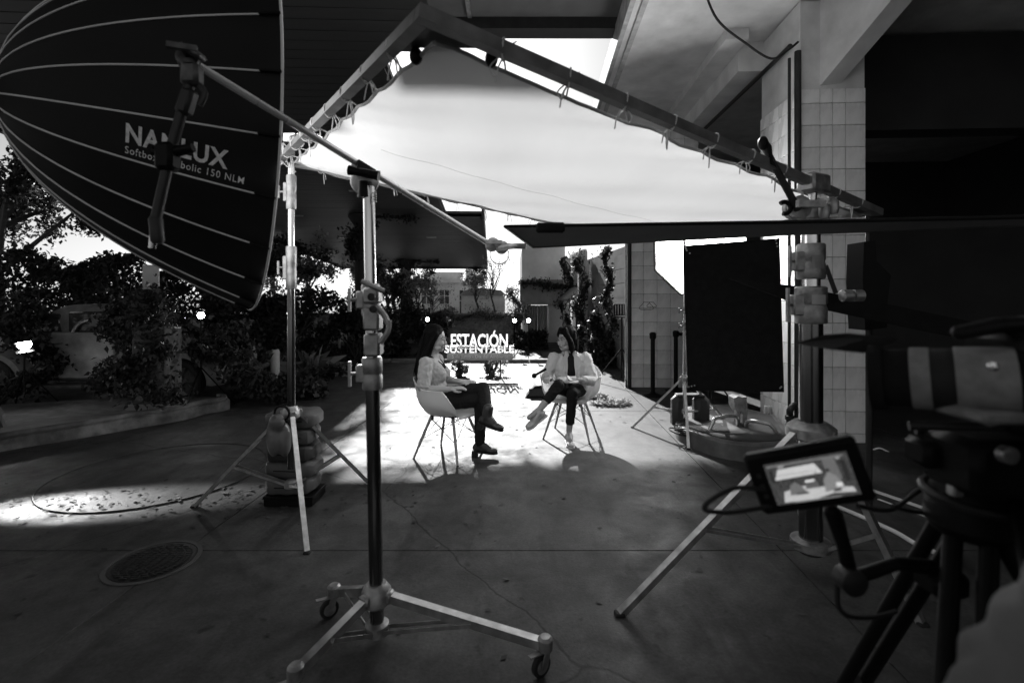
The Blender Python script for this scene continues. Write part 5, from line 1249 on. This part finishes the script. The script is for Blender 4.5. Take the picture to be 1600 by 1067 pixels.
voxel('trousers', tr, .008, M_trouser, pA, 4, None, .008)
def boot(t, ankle, toe_d, up, m=M_boot, L=.2, heel=.045, name='boot', sole=M_rubber, shaft=True):
    ankle = Vector(ankle); f = Vector(toe_d).normalized(); u = Vector(up); u = (u-f*u.dot(f)).normalized(); l = u.cross(f); M = Matrix((f, l, u)).transposed(); W2 = lambda x, y, z: ankle+M@Vector((x, y, z))
    b = MB()
    if shaft: b.limb([W2(-.005, 0, .06), W2(0, 0, -.0)], [.047, .046])
    b.ell(W2(-.025, 0, -.045), (.045, .038, .04), M); b.ell(W2(.05, 0, -.05), (.07, .038, .036), M); b.ell(W2(.115, 0, -.062), (.062, .042, .025), M); b.limb([W2(0, 0, -.01), W2(.07, 0, -.045)], [.042, .034])
    bo_ = voxel(name, b, .006, m, t, 3)
    part('sole', MB().prism([W2(x, y, -.09) for (x, y) in ((-.07, -.03), (-.05, -.037), (.05, -.036), (.12, -.044), (.165, -.03), (.178, 0), (.165, .03), (.12, .044), (.05, .036), (-.05, .037), (-.07, .03))], u*.014), sole, bo_)
    if heel: part('heel', MB().prism([W2(x, y, -.09) for (x, y) in ((-.068, -.03), (-.02, -.034), (-.02, .034), (-.068, .03))], u*-heel), sole, bo_)
    return bo_, W2
boot(pA, LR[2]+Vector((0, 0, .025)), R1@Vector((1, -.06, -.02)), (0, 0, 1)); bb, W2 = boot(pA, LL[2], R1@Vector((1, -.2, -.22)), R1@Vector((.2, 0, 1)))
hr = MB(); M3 = MH
hr.ell(W_(-.026, 0, .048), (.104, .09, .097), M3); hr.ell(W_(-.06, 0, -.01), (.08, .085, .11), M3)
hr.limb([w1(-.115, 0, 1.08), w1(-.155, 0, .93), w1(-.19, 0, .8), w1(-.2, 0, .7)], [.075, .07, .06, .03])
for s in (1, -1): hr.limb([W_(.02, .068*s, .05), W_(-.015, .083*s, -.03), w1(-.1, .075*s, .96), w1(-.165, .06*s, .82), w1(-.19, .04*s, .71)], [.03, .032, .045, .04, .02])
ho_ = voxel('hair', hr, .007, M_hair, pA, 3)
for k in range(46):                                       # loose locks give the hair its grain
    y = random.uniform(-.085, .085); t0 = random.uniform(-.03, .03); s = 1 if y > 0 else -1
    lk = spline([W_(-.02+random.uniform(-.06, .05), y*.7, .135-abs(y)*.5), W_(-.09, y, .05), w1(-.135-abs(t0), y, .98), w1(-.2+random.uniform(-.03, .05), y*.85, .82), w1(-.22+random.uniform(-.02, .07), y*.6, .69+random.uniform(-.04, .06))], 5)
    if k < 24: part('lock', MB().tube(lk, [.007*(1-.6*i/len(lk)) for i in range(len(lk))], 5), M_hair, ho_)

# ---- woman in the blazer (right)
pB = thing('person', 'dark-haired woman in pale blazer over black top, legs crossed, facing left', 'person', (.62, 5.25, 0))
V3 = Vector; body = MB(); hdir = V3((-.83, -.56, -.03)); hc = V3((.585, 5.2, 1.055)); W_, MH = head(body, hc, hdir)
body.limb([hc+V3((.02, .03, -.06)), V3((.62, 5.255, .88))], [.05, .052]); body.ell((.635, 5.28, .7), (.15, .1, .22)); body.ell((.64, 5.26, .52), (.165, .13, .1))
aR = [V3((.455, 5.235, .84)), V3((.37, 5.2, .64)), V3((.385, 4.98, .675))]; aL = [V3((.80, 5.27, .84)), V3((.87, 5.12, .62)), V3((.69, 4.95, .655))]
for a_ in (aR, aL): body.limb([a_[0], a_[0].lerp(a_[1], .5), a_[1], a_[1].lerp(a_[2], .4), a_[2]], [.05, .043, .038, .034, .023])
hand(body, aR[2], (-.35, -1, .05), (0, 0, -1), 1, .5); hand(body, aL[2], (-1, -.25, .12), (-.1, -.5, .8), -1, .4)
LR = [V3((.55, 5.24, .53)), V3((.465, 4.84, .62)), V3((.265, 4.66, .42))]; LL = [V3((.73, 5.26, .51)), V3((.61, 4.87, .535)), V3((.585, 4.96, .12))]
body.limb(LR, [.07, .05, .03]); body.limb(LL, [.07, .05, .03]); body.limb([LR[2], LR[2]+V3((-.1, -.06, -.06))], [.03, .024]); body.limb([LL[2], LL[2]+V3((.0, -.1, -.05))], [.03, .025])
bo = voxel('body', body, .0052, M_skin, pB, 2); face_parts(pB, W_, MH, bo)
tp = MB(); tp.ell((.618, 5.2, .68), (.085, .075, .2)); tp.ell((.618, 5.22, .84), (.08, .06, .07)); tp.ell((.63, 5.2, .55), (.12, .11, .09)); voxel('black_top', tp, .008, M_trouser, pB, 4)
bz = MB()
for s, sx_ in ((1, .735), (-1, .535)):
    bz.ell((sx_-.012*s, 5.24, .7), (.085, .105, .17)); bz.ell((sx_, 5.235, .56), (.085, .12, .12)); bz.ell((sx_-.01*s, 5.265, .835), (.1, .075, .06))
    bz.limb([V3((.632-.045*s*-1, 5.2, .9)), V3((.632+.075*s, 5.155, .76)), V3((.632+.07*s, 5.13, .6))], [.028, .03, .035], 8)
bz.ell((.635, 5.32, .7), (.15, .075, .19)); bz.ell((.635, 5.3, .87), (.11, .06, .06))
for a_ in (aR, aL): bz.limb([a_[0], a_[0].lerp(a_[1], .5), a_[1], a_[1].lerp(a_[2], .3), a_[1].lerp(a_[2], .72)], [.07, .06, .055, .05, .045])
bzo = voxel('blazer', bz, .007, M_blazer, pB, 3, None, .012)
for s in (1, -1):
    part('lapel', MB().prism([V3((.628+.035*s, 5.165, .905)), V3((.628+.095*s, 5.13, .86)), V3((.628+.105*s, 5.118, .82)), V3((.628+.045*s, 5.1, .68)), V3((.628+.035*s, 5.13, .78))], (0, .012, 0)), M_blazer, bzo)
tr = MB(); tr.ell((.64, 5.22, .52), (.17, .14, .095))
tr.limb([LR[0], LR[0].lerp(LR[1], .5), LR[1], LR[1].lerp(LR[2], .35), LR[1].lerp(LR[2], .62)], [.088, .078, .06, .053, .047]); tr.limb([LL[0], LL[0].lerp(LL[1], .5), LL[1], LL[1].lerp(LL[2], .35), LL[1].lerp(LL[2], .72)], [.088, .076, .06, .052, .047])
voxel('trousers', tr, .008, M_trouser, pB, 4, None, .008)
boot(pB, LR[2]+V3((-.02, -.01, -.02)), (-.75, -.4, -.48), (-.3, -.3, .9), M_sneak, heel=0, name='sneaker', sole=M_white, shaft=False); boot(pB, LL[2]+V3((0, 0, -.025)), (.02, -1, -.03), (0, 0, 1), M_sneak, heel=0, name='sneaker', sole=M_white, shaft=False)
hr = MB(); hr.ell(W_(-.024, 0, .05), (.106, .092, .098), MH); hr.ell(W_(-.06, 0, -.03), (.08, .092, .12), MH); hr.ell(W_(.035, 0, .1), (.05, .06, .03), MH)
for s in (1, -1):
    hr.limb([W_(.045, .03*s, .105), W_(.045, .066*s, .05), W_(.012, .082*s, -.03), W_(-.005, .08*s, -.09), W_(-.02, .07*s, -.12)], [.03, .026, .032, .035, .02])
hr.limb([W_(-.08, 0, -.02), W_(-.085, 0, -.12), W_(-.075, 0, -.155)], [.07, .065, .03])
ho_ = voxel('hair', hr, .007, M_hair, pB, 3)
for k in range(20):
    y = random.uniform(-.09, .09); lk = spline([W_(.02, y*.6, .135-abs(y)*.4), W_(-.07, y*1.05, .07), W_(-.1+abs(y)*.4, y*1.1, -.05), W_(-.1+abs(y)*.5, y*1.05, -.15+random.uniform(-.02, .02))], 5)
    part('lock', MB().tube(lk, [.007*(1-.6*i/len(lk)) for i in range(len(lk))], 5), M_hair, ho_)
t = thing('papers', 'white papers resting on the lap of the woman in the blazer', 'papers', (.57, 4.93, .62))
part('sheet', MB().box((.57, 4.95, .655), (.2, .14, .006), Matrix.Rotation(.25, 3, 'X')), M_white, t); part('sheet', MB().box((.575, 4.945, .663), (.19, .14, .004), Matrix.Rotation(.25, 3, 'X') @ Matrix.Rotation(.1, 3, 'Z')), M_white, t)
c = P(850, 580, 4.86); t = thing('microphone', 'black handheld microphone in the right hand of the blazer woman', 'microphone', c)
part('grip', MB().tube([c+V3((.02, .02, .02)), c+V3((-.09, -.03, -.035))], [.014, .011], 12), M_blackp, t); part('windscreen', MB().sph(c+V3((-.1, -.035, -.04)), .026), M_black, t)

# ================================================================ FOREGROUND CAMERA, MONITOR, OPERATOR
D = .95
# field monitor on an articulated arm
mo = thing('field_monitor', 'small black field monitor showing the interview, on an arm at lower right', 'monitor', P(1265, 745, .88))
m00, m10, m11, m01 = P(1178, 712, .9), P(1322, 690, .84), P(1356, 782, .84), P(1204, 806, .9)
ctr = (m00+m10+m11+m01)/4; ux = ((m10-m00)+(m11-m01)).normalized(); uy = ((m00-m01)+(m10-m11)); uy = (uy-ux*uy.dot(ux)).normalized(); un = ux.cross(uy)
if un.y > 0: un = -un
Wm, Hm = .185, .118; Mm = Matrix((ux, uy, un)).transposed()
part('housing', MB().bbox(ctr-un*.014, (Wm, Hm, .026), .007, Mm), M_blackp, mo)
part('bezel', MB().box(ctr+un*.0005, (Wm-.012, Hm-.012, .002), Mm), M_blackp, mo)
sw_, sh_ = .135, .078; sc_c = ctr+ux*.004+un*.002
m = bpy.data.materials.new('screen'); m.use_nodes = True; b = m.node_tree.nodes['Principled BSDF']; b.inputs['Base Color'].default_value = (.01, .01, .01, 1); b.inputs['Roughness'].default_value = .25
b.inputs['Emission Strength'].default_value = 1
tn = m.node_tree.nodes.new('ShaderNodeTexNoise'); tn.inputs['Scale'].default_value = 70; tn.inputs['Detail'].default_value = 3
cr = m.node_tree.nodes.new('ShaderNodeValToRGB'); cr.color_ramp.elements[0].position = .38; cr.color_ramp.elements[0].color = (.004, .004, .004, 1); cr.color_ramp.elements[1].position = .75; cr.color_ramp.elements[1].color = (.07, .07, .07, 1)
m.node_tree.links.new(tn.outputs[0], cr.inputs[0]); m.node_tree.links.new(cr.outputs[0], b.inputs['Emission Color'])
scr = part('screen', MB().box(sc_c, (sw_, sh_, .002), Mm), m, mo)
def glow(v):
    g = mat('screen_%d' % int(v*100), .01, .3, var=0, emit=1)
    n, l = g.node_tree.nodes, g.node_tree.links
    t = n.new('ShaderNodeTexNoise'); t.inputs['Scale'].default_value = 120
    q = n.new('ShaderNodeMapRange'); q.inputs[1].default_value = .3; q.inputs[2].default_value = .7; q.inputs[3].default_value = v*.35; q.inputs[4].default_value = v*1.35
    l.new(t.outputs[0], q.inputs[0]); l.new(q.outputs[0], n['Principled BSDF'].inputs['Emission Strength'])
    return g
def scr_poly(name, pts, v, z):
    off = un*(.0014+z*.0003); part(name, MB().prism([sc_c+ux*(x*sw_)+uy*(y*sh_)+off for (x, y) in pts], un*.0002), glow(v), scr)
scr_poly('screen_silk', [(-.42, .1), (-.35, .34), (.1, .36), (.16, .12)], .34, 1)
scr_poly('screen_floor', [(-.4, -.45), (-.36, -.2), (-.1, -.12), (.15, -.22), (.44, -.3), (.46, -.42), (.2, -.38), (0, -.46)], .3, 1)
scr_poly('screen_wall', [(.2, -.1), (.2, .42), (.34, .42), (.36, -.1)], .08, 1)
scr_poly('screen_sitter', [(-.3, -.3), (-.27, -.08), (-.2, .0), (-.14, -.1), (-.08, -.3)], .09, 2)
scr_poly('screen_sitter', [(.12, -.34), (.14, -.05), (.22, .12), (.3, .0), (.36, -.28)], .13, 2)
scr_poly('screen_floor', [(-.1, -.2), (-.05, -.02), (.05, .02), (.08, -.2)], .06, 3)
for (x_, y_, w_, h_, v_) in ((-.38, -.05, .03, .12, .02), (-.2, .2, .5, .008, .02), (.08, .0, .012, .4, .015), (.42, .1, .06, .5, .012), (-.44, .2, .05, .3, .012), (-.02, -.02, .12, .05, .45), (.3, -.2, .08, .1, .4), (-.22, .04, .05, .06, .015), (.22, .16, .05, .07, .015), (-.15, -.28, .16, .05, .03), (.26, -.32, .1, .06, .03), (-.3, .4, .08, .05, .18), (.38, .4, .05, .05, .18), (0, -.47, .6, .02, .15)):
    scr_poly('screen_detail', [(x_-w_/2, y_-h_/2), (x_-w_/2*.8, y_+h_/2), (x_+w_/2, y_+h_/2*.9), (x_+w_/2*.85, y_-h_/2)], v_, 4)
scr_poly('screen_status_bar', [(-.47, .42), (-.47, .46), (.45, .46), (.45, .42)], .1, 1)
for k in range(3): part('button', MB().bbox(ctr-ux*(Wm/2-.016)+uy*(.02-.02*k)+un*.002, (.008, .008, .003), .001, Mm), M_darkmetal, mo)
arm = thing('monitor_arm', 'black articulated arm joining the field monitor to the tripod', 'arm', P(1300, 850, .9))
part('upper_link', MB().limb([P(1300, 800, .9), P(1318, 850, .9), P(1330, 905, .92)], [.014, .012, .014], 10), M_blackp, arm); part('lower_link', MB().limb([P(1325, 905, .92), P(1400, 880, .93), P(1455, 885, .95)], [.013, .012, .014], 10), M_blackp, arm)
part('joint', MB().lathe(P(1328, 905, .9), (0, -1, 0), [(.02, -.02), (.024, -.015), (.024, .015), (.015, .02)], 16), M_darkmetal, arm)
for i, (pts, lab) in enumerate((([P(1196, 765, .9), P(1150, 762, .88), P(1112, 780, .87), P(1102, 796, .87), P(1140, 800, .88), P(1205, 790, .9)], 'black monitor cable looping out at the left of the screen'),
        ([P(1312, 800, .92), P(1322, 850, .93), P(1308, 920, .93), P(1318, 958, .93), P(1360, 964, .94), P(1400, 955, .95)], 'black cable hanging below the monitor in a long loop'),
        ([P(1340, 790, .92), P(1390, 796, .95), P(1430, 770, 1.0), P(1470, 742, 1.0)], 'black cable running from the monitor back to the camera'),
        ([P(1395, 790, .95), P(1440, 800, .96), P(1480, 780, 1.0), P(1500, 745, 1.0)], 'second black cable sagging under the video camera'))):
    solo('cable', MB().tube(spline(pts, 8), .0045, 8), M_rubber, lab, 'cable', pts[0], 'camera cables')
# video camera
vc = thing('video_camera', 'black video camera with grey-banded zoom lens at the right edge', 'video camera', P(1560, 640, .85))
L0, L1 = P(1412, 590, .88), P(1600, 596, .78); ld = (L1-L0).normalized(); LL_ = (L1-L0).length
def lp(t): return L0+ld*LL_*t
def ring(a, b, r, m, name='lens_section'): part(name, MB().lathe(lp(a), ld, [(r*.985, 0), (r, .002), (r, (b-a)*LL_-.002), (r*.985, (b-a)*LL_)], 36), m, vc)
ring(-.19, .07, .052, M_black); ring(.07, .25, .055, M_lens, 'grey_lens_band'); ring(.25, .46, .053, M_rubber, 'focus_ring'); ring(.46, .95, .056, M_lens, 'grey_lens_band'); ring(.95, 1.5, .054, M_blackp)
ring(-.32, -.18, .06, M_black, 'lens_hood')
part('lens_window', MB().bbox(lp(.16)+Vector((-.005, -.052, .012)), (.014, .006, .008), .002), M_blackp, vc)
part('body', MB().bbox(P(1680, 600, .78), (.2, .2, .17), .015), M_blackp, vc); part('top_handle', MB().limb([P(1500, 520, .82), P(1560, 508, .8), P(1640, 505, .8)], [.012, .014, .014], 10), M_blackp, vc)
part('matte_flag', MB().prism([P(1296, 546, .95), P(1352, 530, .93), P(1400, 528, .86), P(1400, 533, .86), P(1350, 552, .93)], (0, .12, .0)), M_black, vc)
part('lens_support', MB().bbox(P(1540, 640, .82), (.03, .04, .05), .006), M_cast, vc); part('rail', MB().cyl(P(1420, 665, .86), P(1640, 668, .78), .008, .008, 10), M_darkmetal, vc); part('rail', MB().cyl(P(1430, 672, .92), P(1650, 675, .85), .008, .008, 10), M_darkmetal, vc)
part('baseplate', MB().bbox(P(1545, 643, .8), (.11, .1, .02), .006), M_lens, vc); part('bolt', MB().lathe(P(1548, 572, .74), (0, -1, 0), [(.007, 0), (.007, .006), (.003, .007)], 10), M_chrome, vc)
part('record_knob', MB().lathe(P(1567, 708, .78), (0, -1, 0), [(.014, 0), (.014, .014), (.009, .016)], 18), M_cast, vc)
part('lower_body', MB().bbox(P(1560, 720, .86), (.19, .12, .1), .015), M_blackp, vc)
part('front_bracket', MB().bbox(P(1465, 705, .9), (.09, .06, .05), .01), M_blackp, vc)
# tripod with bowl head
tp_ = thing('camera_tripod', 'black camera tripod with fluid head under the video camera', 'tripod', Vector((.82, .95, 0)))
hc_ = P(1520, 775, .92)
part('fluid_head', MB().lathe(hc_-Vector((0, 0, .07)), (0, 0, 1), [(.06, 0), (.075, .02), (.07, .07), (.05, .12)], 24), M_blackp, tp_); part('bowl_ring', MB().torus(hc_-Vector((0, 0, .0)), (.05, -.1, 1), .075, .008, 30, 8), M_darkmetal, tp_)
part('pan_handle', MB().limb([hc_+Vector((.03, -.05, .02)), P(1610, 900, .75)], [.012, .012], 10), M_blackp, tp_); part('level_lever', MB().bbox(P(1492, 757, .86), (.02, .02, .04), .004), M_alu, tp_)
part('spreader_block', MB().bbox(P(1470, 905, .95), (.07, .07, .05), .012), M_blackp, tp_)
for (fx, fy_) in ((.42, .5), (1.25, .55), (.95, 1.55)):
    ft = Vector((fx, fy_, .02)); top_ = hc_+Vector(((fx-hc_.x)*.08, (fy_-hc_.y)*.08, -.07)); sd = (ft-top_).cross(Vector((0, 0, 1))).normalized()
    lg = part('leg', MB().tube([top_+sd*.024, ft.lerp(top_, .35)+sd*.024], .015, 10).tube([top_-sd*.024, ft.lerp(top_, .35)-sd*.024], .015, 10), M_blackp, tp_)
    part('lower_leg', MB().tube([ft.lerp(top_, .45), ft], .013, 10), M_darkmetal, lg); part('leg_lock', MB().bbox(ft.lerp(top_, .37), (.075, .05, .05), .01), M_blackp, lg); part('foot', MB().sph(ft, .022), M_rubber, lg)
# camera operator, mostly outside the frame: arm and shoulder
op = thing('person', 'camera operator in plain grey sleeve at the lower right corner, mostly out of view', 'person', (.84, .42, 0))
b = MB(); bx0 = Vector((.84, .42, 0)); hh_ = bx0+Vector((0, .06, 1.6)); W_, MHo = head(b, hh_, (-.4, .9, 0))
b.limb([hh_-Vector((0, .02, .1)), bx0+Vector((0, 0, 1.4))], [.055, .06]); b.ell(bx0+Vector((0, 0, 1.2)), (.19, .12, .28)); b.ell(bx0+Vector((0, 0, .92)), (.18, .12, .14))
shl = bx0+Vector((-.19, .0, 1.36)); elb = Vector((.44, .49, .95)); wr = Vector((.66, .5, .84)); b.limb([shl, shl.lerp(elb, .5), elb, elb.lerp(wr, .5), wr], [.055, .05, .042, .036, .026]); hand(b, wr, (.9, .2, -.2), (.0, .3, 1), 1, .6)
shr = bx0+Vector((.19, .03, 1.36)); eb2 = bx0+Vector((.26, .12, 1.1)); wr2 = bx0+Vector((.1, .3, 1.16)); b.limb([shr, eb2, wr2], [.055, .042, .026]); hand(b, wr2, (-.5, .8, .2), (0, .2, 1), 1, .6)
for sx_ in (-.09, .09): b.limb([bx0+Vector((sx_, 0, .9)), bx0+Vector((sx_, .02, .5)), bx0+Vector((sx_, -.02, .09)), bx0+Vector((sx_, .12, .04))], [.085, .06, .04, .035])
bo = voxel('body', b, .008, M_skin, op, 2)
s_ = MB(); s_.ell(bx0+Vector((0, 0, 1.2)), (.205, .135, .28)); s_.ell(bx0+Vector((0, 0, .95)), (.195, .135, .16)); s_.ell(bx0+Vector((0, 0, 1.37)), (.2, .1, .075))
for a_ in ((shl, elb, wr), (shr, eb2, wr2)): s_.limb([a_[0], a_[0].lerp(a_[1], .5), a_[1], a_[1].lerp(a_[2], .75)], [.075, .072, .066, .045])
voxel('jacket', s_, .01, M_sleeve, op, 6, None, .014)
s_ = MB()
for sx_ in (-.09, .09): s_.limb([bx0+Vector((sx_, 0, .9)), bx0+Vector((sx_, .02, .5)), bx0+Vector((sx_, -.02, .12))], [.105, .078, .06])
voxel('trousers', s_, .012, M_trouser, op, 4)
for sx_ in (-.09, .09): boot(op, bx0+Vector((sx_, -.01, .1)), (0, 1, 0), (0, 0, 1), M_boot, heel=0, name='shoe')
s_ = MB(); s_.ell(W_(-.025, 0, .05), (.105, .088, .095), MHo); s_.ell(W_(-.06, 0, .0), (.07, .08, .09), MHo); voxel('hair', s_, .009, M_hair, op, 3)
